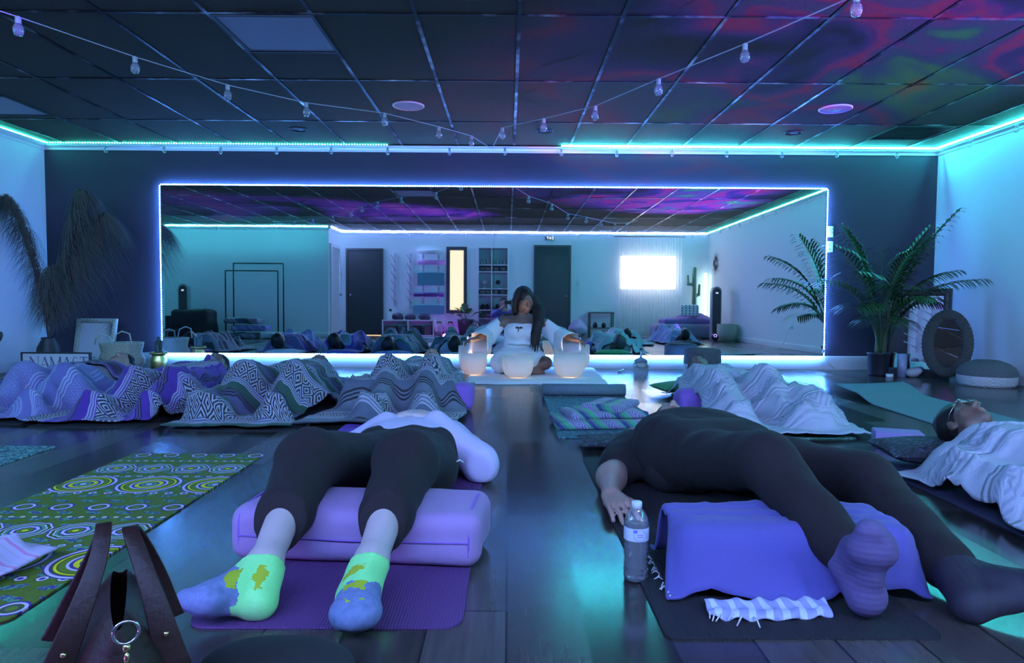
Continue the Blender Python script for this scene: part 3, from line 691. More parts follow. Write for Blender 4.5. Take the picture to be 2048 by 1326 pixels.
# wall racks with slanted pegs for rolled mats
WOODRACK = plain('painted_rack', (.5, .47, .5), .5)
def peg_rack(x, label):
    t = thing('mounted_mat_rack', label, 'mat rack', (x, YR, .7)); MB().box((x-.035, YR, .68), (x+.035, YR+.03, 1.93)).build('upright', WOODRACK, t, False, .004)
    for k in range(6):
        z = .78+k*.19; MB().cyl((x, YR+.03, z), (x-.03, YR+.40, z+.13), .012, .010).build('peg', WOODRACK, t)
peg_rack(-2.65, 'slanted peg mat rack nearest the rear left door'); peg_rack(-2.285, 'slanted peg mat rack second from the rear left door')
t = thing('mounted_mat_rack', 'two post mat rack holding rolled mats beside the lit narrow window', 'mat rack', (-1.8, YR+.002, .7))
for x in (-1.99, -1.63):
    u = MB().box((x-.03, YR+.002, .55), (x+.03, YR+.03, 2.0)).build('upright', WOODRACK, t, False, .004)
    for k in range(-1, 5): MB().cyl((x, YR+.03, .84+k*.25), (x, YR+.2, .92+k*.25), .012).build('peg', WOODRACK, t)
def roll(x0, x1, y, z, r, m, label, drop=0):
    t = thing('rolled_mat', label, 'yoga mat', ((x0+x1)/2, y, z), 'rolled mats on the wall rack'); b = MB(); path = []
    sp = [(r*(1-.55*i/40)*math.cos(i*.45), r*(1-.55*i/40)*math.sin(i*.45)) for i in range(41)]
    vs = [(x, y+p, z+q) for x in (x0, x1) for p, q in sp]; MB().add(vs, [(i, i+1, 42+i, 41+i) for i in range(40)]).build('roll', m, t, True, solid=.006)
    if drop: MB().box((x0, y+r-.003, z-drop), (x1, y+r+.003, z+.01)).build('hanging_end', m, t, False)
roll(-2.12, -1.5, YR+.10, 1.955, .05, WHITE, 'white rolled mat on top of the wall rack'); roll(-2.1, -1.46, YR+.10, 1.715, .055, plain('pink_mat', (.7, .3, .6)), 'pink rolled mat high on the wall rack')
roll(-2.1, -1.48, YR+.19, 1.455, .03, plain('teal_mat', (.1, .3, .36)), 'teal mat draped open on the wall rack', .28); roll(-2.2, -1.5, YR+.10, .965, .055, plain('dark_violet_mat', (.08, .03, .16)), 'dark violet rolled mat low on the wall rack')
roll(-2.2, -1.48, YR+.19, .705, .03, plain('teal_mat_b', (.12, .32, .38)), 'teal mat hanging lowest on the wall rack', .2)
# low cubby bench with things on top
cb_ = thing('cubby_bench', 'low white cubby bench under the mat racks', 'bench', (-2.3, YR+.2, 0)); b = MB(); x0, x1, y0, y1, h = -2.9, -1.70, YR+.02, YR+.36, .38
b.box((x0, y0, .0), (x1, y1, .03)); b.box((x0, y0, h-.03), (x1, y1, h)); b.box((x0, y0, .03), (x1, y0+.012, h-.03))
for x in (x0, (x0+x1)/2-.015, x1-.03): b.box((x, y0+.012, .03), (x+.03, y1, h-.03))
b.build('carcass', TRIM, cb_, False)
for x, w, m, l in ((-2.72, .26, BIN, 'dark box in the left cubby of the low bench'), (-2.42, .16, LEAFMAT, 'patterned box in the left cubby of the low bench'), (-2.12, .2, BLACK, 'black box in the right cubby of the low bench'), (-1.85, .16, BIN, 'grey box in the right cubby of the low bench')):
    tag(MB().box((x-w/2, YR+.06, .031), (x+w/2, YR+.3, .24)).build('storage_box', m, None, False, .01), l, 'box')
BAGM = plain('dark_bag_fabric', (.03, .018, .05), .6, bump=.3, scale=20)
for x, s, l in ((-2.58, .14, 'slouchy dark bag at the left on the low bench'), (-2.28, .12, 'dark bundle in the middle of the low bench'), (-1.95, .13, 'dark handbag with a loop handle on the low bench')):
    t = thing('handbag', l, 'bag', (x, YR+.19, .38)); b = SDF((x-.25, YR-.01, .37), (x+.25, YR+.40, .68), .012); b.ell((x, YR+.19, .37+s*.55), (s, .09, s*.62)); b.ell((x+s*.3, YR+.19, .37+s*.4), (s*.8, .08, s*.45), k=.05); b.wrinkle(.006, 40, int(s*100)); b.plane((0, 0, .382), (0, 0, -1)); b.build('body', BAGM, t)
    if x > -2.0: MB().tube([(x-.06, YR+.19, .5), (x-.05, YR+.19, .58), (x, YR+.19, .62), (x+.05, YR+.19, .58), (x+.06, YR+.19, .5)], .008, 6).build('handle', BLACK, t)
t = thing('water_flask', 'white drink flask with dark lid at the bench end', 'bottle', (-2.72, YR+.27, .38)); MB().lathe((-2.72, YR+.27, .381), [(0, 0), (.036, 0), (.038, .01), (.038, .16), (.026, .19), (0, .19)], 16).build('body', WHITE, t); MB().lathe((-2.72, YR+.27, .571), [(0, 0), (.03, 0), (.03, .06), (0, .06)], 12).build('lid', BLACK, t)
for x in (-1.585, -1.33):
    t = thing('glass_jar', 'large clear glass jar on the floor by the purple glow', 'jar', (x, YR+.3, 0), 'floor jars'); MB().lathe((x, YR+.3, .002), [(0, 0), (.1, 0), (.11, .03), (.11, .2), (.06, .28), (.05, .34), (.045, .34), (.055, .27), (.1, .19), (.1, .03), (0, .012)], 20).build('glass', GLASS, t)
# potted plant under the narrow window
pp = thing('potted_plant', 'broad leaf plant in a dark pot below the lit narrow window', 'plant', (-.98, YR+.32, 0)); MB().lathe((-.98, YR+.32, 0), [(0, 0), (.15, 0), (.19, .36), (.2, .40), (.18, .40), (.17, .37), (0, .36)], 22).build('pot', plain('dark_pot', (.05, .05, .055), .4), pp)
LEAF2 = plain('broad_leaf', (.05, .16, .05), .4); LEAFY = plain('yellow_leaf', (.75, .6, .03), .45)
def broad_leaf(p, d, L, w, m):
    d = Vector(d).normalized(); s = d.cross(Vector((0, 0, 1))).normalized() if abs(d.z) < .98 else Vector((1, 0, 0)); n = s.cross(d); vs = []; fs = []
    for i in range(9):
        u = i/8; ww = w*math.sin(PI*min(1, u*.98+.02))**.7; c = Vector(p)+d*L*u-Vector((0, 0, L*.35*u*u))
        vs += [c-s*ww+n*ww*.25, c, c+s*ww+n*ww*.25]
    for i in range(8):
        for k in (0, 1): fs.append((i*3+k, i*3+k+1, i*3+k+4, i*3+k+3))
    MB().add(vs, fs).build('leaf', m, pp, True, solid=.003)
for i, (a, e, L, m) in enumerate(((2.6, .9, .34, LEAFY), (3.6, .5, .3, LEAF2), (1.2, .8, .34, LEAF2), (.3, .6, .36, LEAF2), (5.2, .7, .3, LEAF2), (4.4, .9, .35, LEAF2), (2.1, .4, .3, LEAF2), (1.7, 1.2, .42, LEAF2))):
    b0 = Vector((-.98, YR+.32, .37)); d = Vector((math.cos(a)*math.cos(e), math.sin(a)*math.cos(e)*.6, math.sin(e))); MB().tube([b0, b0+d*.22], .006, 5).build('stem', STEM, pp); broad_leaf(b0+d*.22, d, L*.75, .085, m)
# console table, bean bag, daybed, cactus lamp, tube lamp, tower heaters, wall burst
t = thing('console_table', 'low dark open console table left of the curtain', 'table', (2.3, YR+.25, 0)); WD = plain('grey_brown_wood', (.12, .1, .1), .5)
b = MB().box((1.86, YR+.1, .55), (2.44, YR+.42, .58)); b.build('table_top', WD, t, False, .003); MB().box((1.9, YR+.12, .2), (2.4, YR+.4, .22)).build('shelf', WD, t, False)
for x in (1.87, 2.40):
    for y in (YR+.11, YR+.38): MB().box((x, y, 0), (x+.03, y+.03, .55)).build('leg', WD, t, False)
for x, r, l in ((2.02, .06, 'dark round vase on the console shelf'), (2.22, .055, 'dark squat pot on the console shelf')): tag(MB().lathe((x, YR+.26, .222), [(0, 0), (r*.7, 0), (r, r*.8), (r*.6, r*1.8), (r*.5, r*2), (0, r*1.9)], 16).build('vase', BAGM), l, 'vase')
b = SDF((1.36, -.95, 0), (1.86, -.25, .5), .02); b.ell((1.61, -.6, .17), (.22, .27, .17)); b.ell((1.61, -.66, .28), (.15, .16, .13), k=.08); b.wrinkle(.006, 25, 3); b.plane((0, 0, .004), (0, 0, -1)); tag(b.build('bean_bag', plain('pale_lilac_beanbag', (.5, .42, .62), .85)), 'slumped pale lilac bean bag left of the console table', 'bean bag')
t = thing('daybed', 'low cushion daybed heaped with a purple throw by the cactus', 'daybed', (3.95, -.35, 0)); b = SDF((3.1, -.8, 0), (4.7, .25, .7), .02); b.rbox((3.95, -.27, .17), (.70, .38, .165), .1); b.build('mattress', plain('grey_mattress', (.22, .2, .3), .9), t)
b = SDF((3.1, -.85, .2), (4.7, .2, .8), .02); b.rbox((4.02, -.30, .38), (.58, .3, .07), .06); b.ell((4.2, -.38, .46), (.35, .2, .12), k=.1); b.wrinkle(.012, 24, 8); b.build('throw', plain('purple_throw', (.2, .12, .34), .9, bump=.3, scale=30), t)
t = thing('throw_pillow', 'white pillow with dark dotted stripes on the daybed', 'pillow', (4.1, -.22, .55)); b = SDF((3.7, -.4, .4), (4.6, .1, .9), .015); b.rbox((4.05, -.14, .63), (.2, .06, .13), .05); 
mm = Mat('dotted_stripe_pillow', rough=.9); x, y, z = mm.co(); mm.set('Base Color', mm.mix(((x*75).sin() > .6)*((z*110).sin() > -.3), (.72, .7, .75), (.12, .08, .2))); b.build('cover', mm.m, t)
CACT = plain('cactus_green', (.12, .22, .16), .7, bump=.3, scale=60)
t = thing('cactus_decoration', 'tall saguaro cactus decoration standing by the glowing tube', 'cactus', (4.35, -.88, 0)); b = SDF((4.0, -1.0, -.05), (4.7, -.7, 1.75), .012); b.cap((4.35, -.88, .03), (4.35, -.88, 1.6), .06, .05); b.cap((4.35, -.88, 1.22), (4.2, -.88, 1.25), .035, .034); b.cap((4.2, -.88, 1.25), (4.19, -.88, 1.44), .034, .028); b.cap((4.35, -.88, .95), (4.46, -.88, 1.0), .033); b.cap((4.46, -.88, 1.0), (4.47, -.88, 1.22), .033, .026); b.plane((0, 0, .002), (0, 0, -1)); b.build('body', CACT, t)
t = thing('tube_lamp', 'glowing white tube lamp in the rear right corner', 'lamp', (4.60, -.85, 0)); MB().cyl((4.60, -.85, .04), (4.60, -.85, 1.5), .03, n=14).build('tube', emit('tube_glow', (.75, 1, .95), 7), t); MB().cyl((4.60, -.85, .001), (4.60, -.85, .04), .07, n=18).build('base', WHITE, t)
def tower(x, y, label, h=1.14):
    t = thing('tower_heater', label, 'heater', (x, y, 0)); pr = []
    b = MB(); n = 20; out = []
    for i in range(n+1): w = PI*i/n; out.append((x+.10*math.cos(w), h-.10+.10*math.sin(w)))
    poly = [(x+.10, .05)]+out+[(x-.10, .05)]; m = len(poly)
    for s, y0, y1, nm, mt in ((1, y-.08, y+.07, 'housing', plain('grey_metallic', (.25, .25, .28), .3)),): b.add([(p, y0, q) for p, q in poly]+[(p, y1, q) for p, q in poly], [tuple(range(m)), tuple(range(2*m-1, m-1, -1))]+[(i, m+i, m+(i+1) % m, (i+1) % m) for i in range(m)]); b.build(nm, mt, t, False)
    p2 = [(x+(p-x)*.82, .1+(q-.05)*(h-.14)/(h-.05)) for p, q in poly]; MB().add([(p, y+.071, q) for p, q in p2]+[(p, y+.078, q) for p, q in p2], [tuple(range(2*m-1, m-1, -1))]+[(i, m+i, m+(i+1) % m, (i+1) % m) for i in range(m)]).build('front_grille', BLACKGLOSS, t, False)
    MB().box((x-.025, y+.0785, h-.15), (x+.025, y+.081, h-.12)).build('display', emit('display_glow', (.8, .9, 1), 1.0), t, False); MB().lathe((x, y, .0), [(0, .0), (.14, .0), (.14, .02), (.06, .05), (0, .05)], 24).build('base', BLACK, t)
tower(4.40, .62, 'tall dark tower heater near the right wall, seen in mirror'); tower(-6.92, .42, 'tall dark tower heater beside the black bag at rear left')
t = thing('sunburst_wall_art', 'small spiky sunburst ornament on the right wall near the corner', 'ornament', (X_RIGHT-.01, -.42, 1.7)); b = MB()
for i in range(22): w = 2*PI*i/22; L = .22+.06*(i % 2); b.cyl((X_RIGHT-.015, -.42+.08*math.cos(w), 1.7+.08*math.sin(w)), (X_RIGHT-.02, -.42+L*math.cos(w), 1.7+L*math.sin(w)), .008, .002, 5)
b.build('rays', WD, t); MB().lathe((0, 0, 0), [(.07, 0), (.1, .012), (.1, .02), (.07, .02)], 24).xf(frame_basis((X_RIGHT-.025, -.42, 1.7), (0, -1, 0), (0, 0, 1))).build('ring', WD, t)
# basket with a pampas stem at the right wall
t = thing('floor_basket', 'low seagrass basket against the right wall near the tower heater', 'basket', (4.5, 1.1, 0)); MB().lathe((4.50, 1.08, .0), [(0, .0), (.19, .0), (.2, .15), (.2, .36), (.185, .36), (.18, .02), (0, .02)], 26).build('body', SEAGRASS, t)
# galaxy projector on the floor
t = thing('galaxy_projector', 'small round star projector on the floor by the tower heater', 'projector', (4.2, 1.25, 0)); MB().ell((4.2, 1.25, .1), (.075, .075, .075), 20, 14).build('body', BLACKGLOSS, t); MB().lathe((4.2, 1.25, .0), [(0, 0), (.06, 0), (.05, .02), (.035, .04), (0, .05)], 18).build('base', BLACK, t)
MB().lathe((0, 0, 0), [(0, .008), (.02, .006), (.032, 0)], 18).xf(frame_basis((4.2-.01, 1.25+.066, .13), (1, .15, 0), (0, -.45, 1))).build('lens', emit('projector_lens', (.5, .3, 1), 4), t)
# garment racks, bag, folded blankets at rear left
def garment_rack(x0, x1, y, h, label):
    t = thing('garment_rack', label, 'rack', ((x0+x1)/2, y, 0)); r = .014
    for x in (x0, x1): MB().cyl((x, y, .0), (x, y, h), r, n=10).build('post', DARKMETAL, t); MB().tube([(x, y-.22, r), (x, y+.22, r)], r, 8).build('foot', DARKMETAL, t)
    MB().cyl((x0, y, h), (x1, y, h), r, n=10).build('rail', DARKMETAL, t)
garment_rack(-6.05, -4.93, .40, 1.43, 'shorter black pipe garment rack in front of the taller one'); garment_rack(-5.95, -4.87, .22, 1.60, 'taller black pipe garment rack against the rear left wall')
b = SDF((-6.95, .5, -.02), (-6.03, 1.25, .7), .02); b.rbox((-6.50, .88, .3), (.40, .26, .3), .09); b.wrinkle(.012, 14, 4); b.plane((0, 0, .004), (0, 0, -1)); tag(b.build('duffel_bag', plain('black_bag_fabric', (.015, .014, .017), .8)), 'big black bag on the floor left of the garment racks', 'bag')
for i, (x, y, z, m, l) in enumerate(((-5.55, .86, .0, SER_GREY, 'bottom folded grey blanket of the heap under the racks'), (-5.35, .80, .152, SER_BLUE, 'pale folded blanket in the middle of the heap under the racks'), (-5.5, .80, .305, SER_GREEN, 'dark folded blanket on top of the heap under the racks'), (-4.72, .88, .0, SER_WHITE, 'white folded blanket right of the heap under the racks'))):
    b = SDF((x-.5, y-.3, z-.02), (x+.5, y+.3, z+.18), .015); b.rbox((x, y, z+.065), (.36, .2, .058), .045); b.wrinkle(.008, 22, i+20); V_, Q_ = b.mesh()
    tag(mesh_obj('folded_blanket', V_, Q_, m, None, True, uv=np.stack([V_[:, 0]+V_[:, 2], V_[:, 1]], 1)), l, 'blanket')
t = thing('floor_speaker', 'dark slim floor speaker at the far left of the mirror view', 'speaker', (-7.2, .42, 0)); MB().box((-7.3, .3, .0), (-7.12, .5, .46)).build('cabinet', BLACK, t, False, .006); MB().box((-7.29, .501, .03), (-7.13, .506, .44)).build('grille', BAGM, t, False)
t = thing('low_bench', 'dark wooden floor bench in the rear left corner', 'bench', (-7.0, 1.4, 0)); 
MB().box((-7.3, 1.2, .16), (-6.7, 1.6, .2)).build('seat', WD, t, False); [MB().box((x, y, 0), (x+.04, y+.04, .16)).build('leg', WD, t, False) for x in (-7.28, -6.76) for y in (1.22, 1.54)]
# ---------------------------------------------------------------- people: one smooth body each, clothing and hair as children
def head_sdf(s, c, fw, up, k=.02, sc=1.0, face=True):
    """head with brow, nose, lips, chin, ears; c = skull centre, fw = face direction, up = crown direction"""
    c = np.array(c, float); f = unit(fw); u = np.array(up, float); u = unit(u-f*(u@f)); r = np.cross(f, u); A = (r, f, u)
    q = lambda a, b, d: c+sc*(r*a+f*b+u*d)
    R = lambda *v: [sc*x for x in v]
    s.ell(q(0, -.008, .022), R(.075, .094, .092), A, k); s.ell(q(0, .025, -.04), R(.058, .066, .078), A, .03); s.ell(q(0, .062, -.098), R(.026, .024, .022), A, .035)
    for e in (-1, 1):
        s.cap(q(e*.02, .0, -.085), q(e*.045, .02, -.07), .024*sc, .026*sc, .03); s.ell(q(e*.045, .055, -.028), R(.022, .022, .02), A, .03)
        s.ell(q(e*.077, -.012, -.012), R(.010, .02, .031), A, .012)
        if face:
            s.ell(q(e*.031, .102, .004), R(.022, .016, .014), A, .012, 'sub'); s.ell(q(e*.031, .078, .003), R(.017, .0145, .0145), A, .004)
    if face:
        s.cap(q(-.03, .084, .026), q(.03, .084, .026), .012*sc, .012*sc, .016); s.cap(q(0, .09, .012), q(0, .112, -.032), .009*sc, .0125*sc, .014)
        for e in (-1, 1): s.ell(q(e*.012, .098, -.036), R(.009, .012, .008), A, .008)
        s.ell(q(0, .088, -.064), R(.024, .012, .007), A, .006); s.ell(q(0, .085, -.075), R(.021, .013, .0075), A, .006)
    return q
def lips_pick(q, sc=1.0):
    c = q(0, .092, -.069)
    return lambda P: (((P-c)**2).sum(1) < (.019*sc)**2).astype(np.int32)
def hair_sdf(c, fw, up, h=.008, sc=1.0, style='cap', pad=.35):
    c = np.array(c, float); s = SDF(c-pad, c+pad, h); f = unit(fw); u = np.array(up, float); u = unit(u-f*(u@f)); r = np.cross(f, u); A = (r, f, u)
    q = lambda a, b, d: c+sc*(r*a+f*b+u*d)
    s.ell(q(0, -.016, .03), [x*sc for x in (.086, .102, .1)], A, .01)
    if style != 'short': s.ell(q(0, -.055, -.04), [x*sc for x in (.08, .06, .09)], A, .04)
    s.ell(q(0, .105, -.045), [x*sc for x in (.07, .085, .098)], A, .015, 'sub')
    s.ell(q(0, .06, -.13), [x*sc for x in (.1, .1, .08)], A, .01, 'sub')
    s.wrinkle(.004, 60, 5); return s, q
def foot_sdf(s, an, to, he, w=.04, k=.025, toes=False, side=(1, 0, 0)):
    an, to, he = map(lambda v: np.array(v, float), (an, to, he)); ball = he+(to-he)*.72; sd = unit(side)
    s.cap(an, he, .036, .034, k); s.cap(he, ball, .033, .028, k); s.cap(an, ball, .036, .024, .03)
    for e, l in ((-1, 1.0), (-.5, 1.0), (0, .98), (.5, .93), (1, .84)):
        b = ball+sd*e*w*.75; t = he+(to-he)*l+sd*e*w*.62
        s.cap(an+(he-an)*.35, b, .022, .019, .03); s.cap(b, t, .018, .0125 if toes else .015, .012 if toes else .02)
def hand_sdf(s, wr, d, n, thumb=1, curl=.25, sc=1.0, spread=.10, k=.012):
    """palm + five fingers; d = pointing direction, n = back-of-hand normal, thumb = +1/-1 on which side"""
    wr = np.array(wr, float); d = unit(d); n = np.array(n, float); n = unit(n-d*(n@d)); sd = np.cross(d, n)*thumb
    q = lambda a, b, c: wr+sc*(d*a+sd*b+n*c)
    ls = [(.030, .088, .040, .082), (.010, .093, .044, .090), (-.010, .090, .041, .084), (-.029, .082, .032, .066)]
    for b, a, l1, L in ls:
        s.cap(q(.0, b*.55, 0), q(a, b, .004), .016*sc, .0115*sc, k)
        ang = b*spread/.03; dr = lambda t: d*math.cos(t)+(-n)*math.sin(t)
        p = q(a, b, .004); th = curl*.5
        for f, rr in ((.46, .0098), (.30, .0088), (.24, .0078)):
            dd = unit(dr(th)+sd*ang); p2 = p+dd*L*f*sc; s.cap(p, p2, rr*sc, (rr-.0008)*sc, .004); p = p2; th += curl
    p = q(.022, .026, -.006); p2 = q(.055, .052, -.014); p3 = q(.082, .058, -.02); p4 = q(.104, .054, -.022)
    s.cap(q(.01, .012, 0), p2, .016*sc, .0125*sc, k); s.cap(p2, p3, .0115*sc, .010*sc, .004); s.cap(p3, p4, .010*sc, .008*sc, .004)
    s.ell(q(.05, 0, -.004), [.045*sc, .036*sc, .016*sc], (d, sd, n), .015)
def limb(s, a, b, c, r0, r1, r2, k=.03):
    s.cap(a, b, r0, r1, k); s.cap(b, c, r1, r2, k)
def torso_sdf(s, pel, wai, che, nec, wd, dp, ax, k=.06, hip=1.0, drop=0.0):
    """wd half width, dp half depth, ax = sideways unit"""
    ax = unit(ax); pel, wai, che, nec = map(lambda v: np.array(v, float), (pel, wai, che, nec))
    for e in (-1, 1):
        o = ax*e; z = np.array((0, 0, -drop))
        s.cap(pel+o*(wd*hip-dp)+z, wai+o*(wd*.92-dp*.95)+z, dp, dp*.95, k); s.cap(wai+o*(wd*.92-dp*.95)+z, che+o*(wd-dp)+z, dp*.95, dp, k)
    s.cap(pel, che, dp, dp, k); s.cap(che, nec, dp*.8, .05, .06)
def lying(name, label, x, yhip, yhead, skin, hair, top, pants, knee=(.0, .25), knee_y=None, foot_y=None, splay=.12, rec=None, style='cap', h=.012, group=None, turn=0.0, tilt=.15, wd=.2, dp=.11, hz=.12, foot_x=None):
    """person on their back, head to +y, knees raised; returns (root, capsules)"""
    knee_y = knee_y or yhip-.45; foot_y = foot_y or yhip-.75
    hc = np.array((x+knee[0]*0, yhead, hz)); sh = yhead-.27
    lo = (x-.5, foot_y-.2, -.02); hi = (x+.5, yhead+.25, .62)
    s = SDF(lo, hi, h)
    fw = (math.sin(turn), -tilt, math.cos(turn)); up = (0, 1, tilt)
    pel, wai, che, nec = (x, yhip, dp+.012), (x, yhip+.2, dp+.012), (x, sh-.06, dp+.014), (x, sh+.07, .1)
    torso_sdf(s, pel, wai, che, nec, wd, dp, (1, 0, 0))
    J = {}
    for e in (-1, 1):
        hp = (x+e*.09, yhip-.02, .1); kn = (x+e*splay, knee_y, knee[1]); an = (x+e*(foot_x or splay*.9), foot_y, .06)
        limb(s, hp, kn, an, .085, .056, .038); foot_sdf(s, an, (an[0]+e*.05, foot_y-.13, .14), (an[0], foot_y-.045, .04), side=(1, 0, 0))
        shp = (x+e*(wd-.03), sh-.02, .1); el = (x+e*(wd+.07), sh-.28, .07); wr = (x+e*(wd+.02), sh-.50, .085)
        limb(s, shp, el, wr, .055, .042, .028); hand_sdf(s, wr, (-e*.25, -1, .0), (0, 0, 1), thumb=-e, curl=.35)
        J[e] = (hp, kn, an, shp, el, wr)
    s.cap(nec, hc-np.array((0, .06, .0)), .052, .05, .03)
    q = head_sdf(s, hc, fw, up); caps = [(a, b, r0+.02, r1+.02) for a, b, r0, r1 in s.caps if min(a[1], b[1]) < yhead-.15]
    s.plane((0, 0, .010), (0, 0, -1))
    o = s.build(name, [skin, LIPS], None, lips_pick(q)); tag(o, label, 'person', group)
    hs, _ = hair_sdf(hc, fw, up, .010, 1.0, style); hs.plane((0, 0, .012), (0, 0, -1)); hs.build('hair', hair, o)
    t = SDF(lo, hi, .014); torso_sdf(t, pel, wai, che, (x, sh+.03, .1), wd+.008, dp+.006, (1, 0, 0))
    for e in (-1, 1): hp, kn, an, shp, el, wr = J[e]; limb(t, shp, el, wr, .06, .048, .034)
    t.plane((0, sh+.05, 0), (0, 1, 0)); t.plane((0, 0, .006), (0, 0, -1)); t.plane((0, yhip+.02, 0), (0, -1, 0)); t.build('shirt', top, o)
    t = SDF(lo, hi, .014); torso_sdf(t, pel, (x, yhip+.08, dp+.012), (x, yhip+.1, dp+.012), (x, yhip+.1, .1), wd+.006, dp+.004, (1, 0, 0))
    for e in (-1, 1): hp, kn, an, shp, el, wr = J[e]; limb(t, hp, kn, an, .092, .064, .046)
    t.plane((0, yhip+.06, 0), (0, 1, 0)); t.plane((0, 0, .006), (0, 0, -1)); t.build('trousers', pants, o)
    return o, caps
# ---------------------------------------------------------------- cloth laid over things (height field that tents and folds)
def vnoise(x, y, sc, seed):
    r = np.random.default_rng(seed); G = r.random((64, 64)); x = x*sc+100.3*(seed % 7); y = y*sc+57.1*(seed % 5)
    xi = np.floor(x).astype(int); yi = np.floor(y).astype(int); fx = x-xi; fy = y-yi; fx = fx*fx*(3-2*fx); fy = fy*fy*(3-2*fy)
    g = lambda a, b: G[a % 64, b % 64]
    return (g(xi, yi)*(1-fx)+g(xi+1, yi)*fx)*(1-fy)+(g(xi, yi+1)*(1-fx)+g(xi+1, yi+1)*fx)*fy
def heights(Xg, Yg, caps, boxes=(), floor=.012):
    Hh = np.full(Xg.shape, floor)
    for p0, p1, r0, r1 in caps:
        d = p1[:2]-p0[:2]; L = max(d@d, 1e-9); t = np.clip(((Xg-p0[0])*d[0]+(Yg-p0[1])*d[1])/L, 0, 1)
        r = r0+(r1-r0)*t; q = (Xg-p0[0]-t*d[0])**2+(Yg-p0[1]-t*d[1])**2; z = p0[2]+t*(p1[2]-p0[2])+np.sqrt(np.maximum(r*r-q, 0))
        Hh = np.where(q < r*r, np.maximum(Hh, z), Hh)
    for x0, x1, y0, y1, z in boxes:
        Hh = np.where((Xg > x0) & (Xg < x1) & (Yg > y0) & (Yg < y1), np.maximum(Hh, z), Hh)
    return Hh
def drape(name, label, cat, outline, caps, mat, boxes=(), du=.018, slope=1.5, blur=3, fold=.012, seed=1, floor=.014, off=.016, edge=.03, sway=(0, 0), parent=None, flip=False, uvrot=False, fold_dir=0.6, group=None):
    """outline: four corners (x,y): a->b first end, d->c second end; cloth grid between them"""
    a, b, c, d = [np.array(p, float) for p in outline]; Lu = max(np.linalg.norm(d-a), np.linalg.norm(c-b)); Lv = max(np.linalg.norm(b-a), np.linalg.norm(c-d))
    nu, nv = int(Lu/du)+1, int(Lv/du)+1; u, v = np.meshgrid(np.linspace(0, 1, nu), np.linspace(0, 1, nv), indexing='ij')
    Pg = (a*(1-u)[..., None]+d*u[..., None])*(1-v)[..., None]+(b*(1-u)[..., None]+c*u[..., None])*v[..., None]
    Xg, Yg = Pg[..., 0].copy(), Pg[..., 1].copy()
    # ragged outline: the rim wanders in and out
    rim = np.minimum(np.minimum(u, 1-u)*Lu, np.minimum(v, 1-v)*Lv); wgt = np.exp(-rim/.12)
    Xg += wgt*edge*2*(vnoise(u*Lu, v*Lv, 5, seed)-.5)*2; Yg += wgt*edge*2*(vnoise(u*Lu, v*Lv, 5, seed+3)-.5)*2
    Hb = heights(Xg, Yg, caps, boxes, floor); Hh = Hb.copy(); st = slope*du
    for _ in range(int(.5/du)):
        M = Hh.copy()
        for ax in (0, 1):
            for sh in (1, -1):
                R = np.roll(Hh, sh, ax)
                if ax == 0: R[0 if sh == 1 else -1] = 0
                else: R[:, 0 if sh == 1 else -1] = 0
                M = np.maximum(M, R-st)
        if np.abs(M-Hh).max() < 1e-4: break
        Hh = M
    for _ in range(blur):
        Pp = np.pad(Hh, 1, 'edge'); Hh = (Pp[:-2, 1:-1]+Pp[2:, 1:-1]+Pp[1:-1, :-2]+Pp[1:-1, 2:]+Pp[1:-1, 1:-1]*2)/6
    Hh = np.maximum(Hh, Hb+.004); s_ = Hh-floor
    gx, gy = np.gradient(Hh, du); steep = np.clip(np.hypot(gx, gy), 0, 1.2)
    wv = vnoise(Xg+.3*Yg, Yg-.3*Xg, 4, seed+1); ph = Xg*math.cos(fold_dir)+Yg*math.sin(fold_dir)
    ridge = 1-np.abs(np.sin(ph*16+wv*7+seed)); ridge2 = 1-np.abs(np.sin((Xg*math.sin(fold_dir)-Yg*math.cos(fold_dir))*11+vnoise(Xg, Yg, 3, seed+9)*8))
    Hh = Hh+off+fold*(.35+steep)*(ridge**2)*.9+fold*.6*(ridge2**3)*np.clip(s_*8, .15, 1)+fold*.5*(vnoise(Xg, Yg, 9, seed+5)-.3)
    Hh = np.maximum(Hh, np.maximum(Hb, floor)+.007)
    Xg += sway[0]*s_; Yg += sway[1]*s_
    V = np.stack([Xg, Yg, Hh], -1).reshape(-1, 3); I = np.arange(nu*nv).reshape(nu, nv)
    Q = np.stack([I[:-1, :-1], I[1:, :-1], I[1:, 1:], I[:-1, 1:]], -1).reshape(-1, 4)
    du_ = np.linalg.norm(np.diff(np.stack([Xg, Yg, Hh], -1), axis=0), axis=-1); dv_ = np.linalg.norm(np.diff(np.stack([Xg, Yg, Hh], -1), axis=1), axis=-1)
    U = np.concatenate([np.zeros((1, nv)), np.cumsum(du_, 0)]); Vv = np.concatenate([np.zeros((nu, 1)), np.cumsum(dv_, 1)], 1)
    U = U*.5+u*Lu*.55; Vv = Vv*.5+v*Lv*.55
    uv = np.stack([U, Vv] if not uvrot else [Vv, U], -1).reshape(-1, 2)
    if (np.cross(d-a, b-a)) < 0: Q = Q[:, ::-1]
    o = mesh_obj(name, V, Q, mat, parent, True, uv=uv); md = o.modifiers.new('thick', 'SOLIDIFY'); md.thickness = .007; md.offset = -1
    if parent is None: tag(o, label, cat, group)
    return o
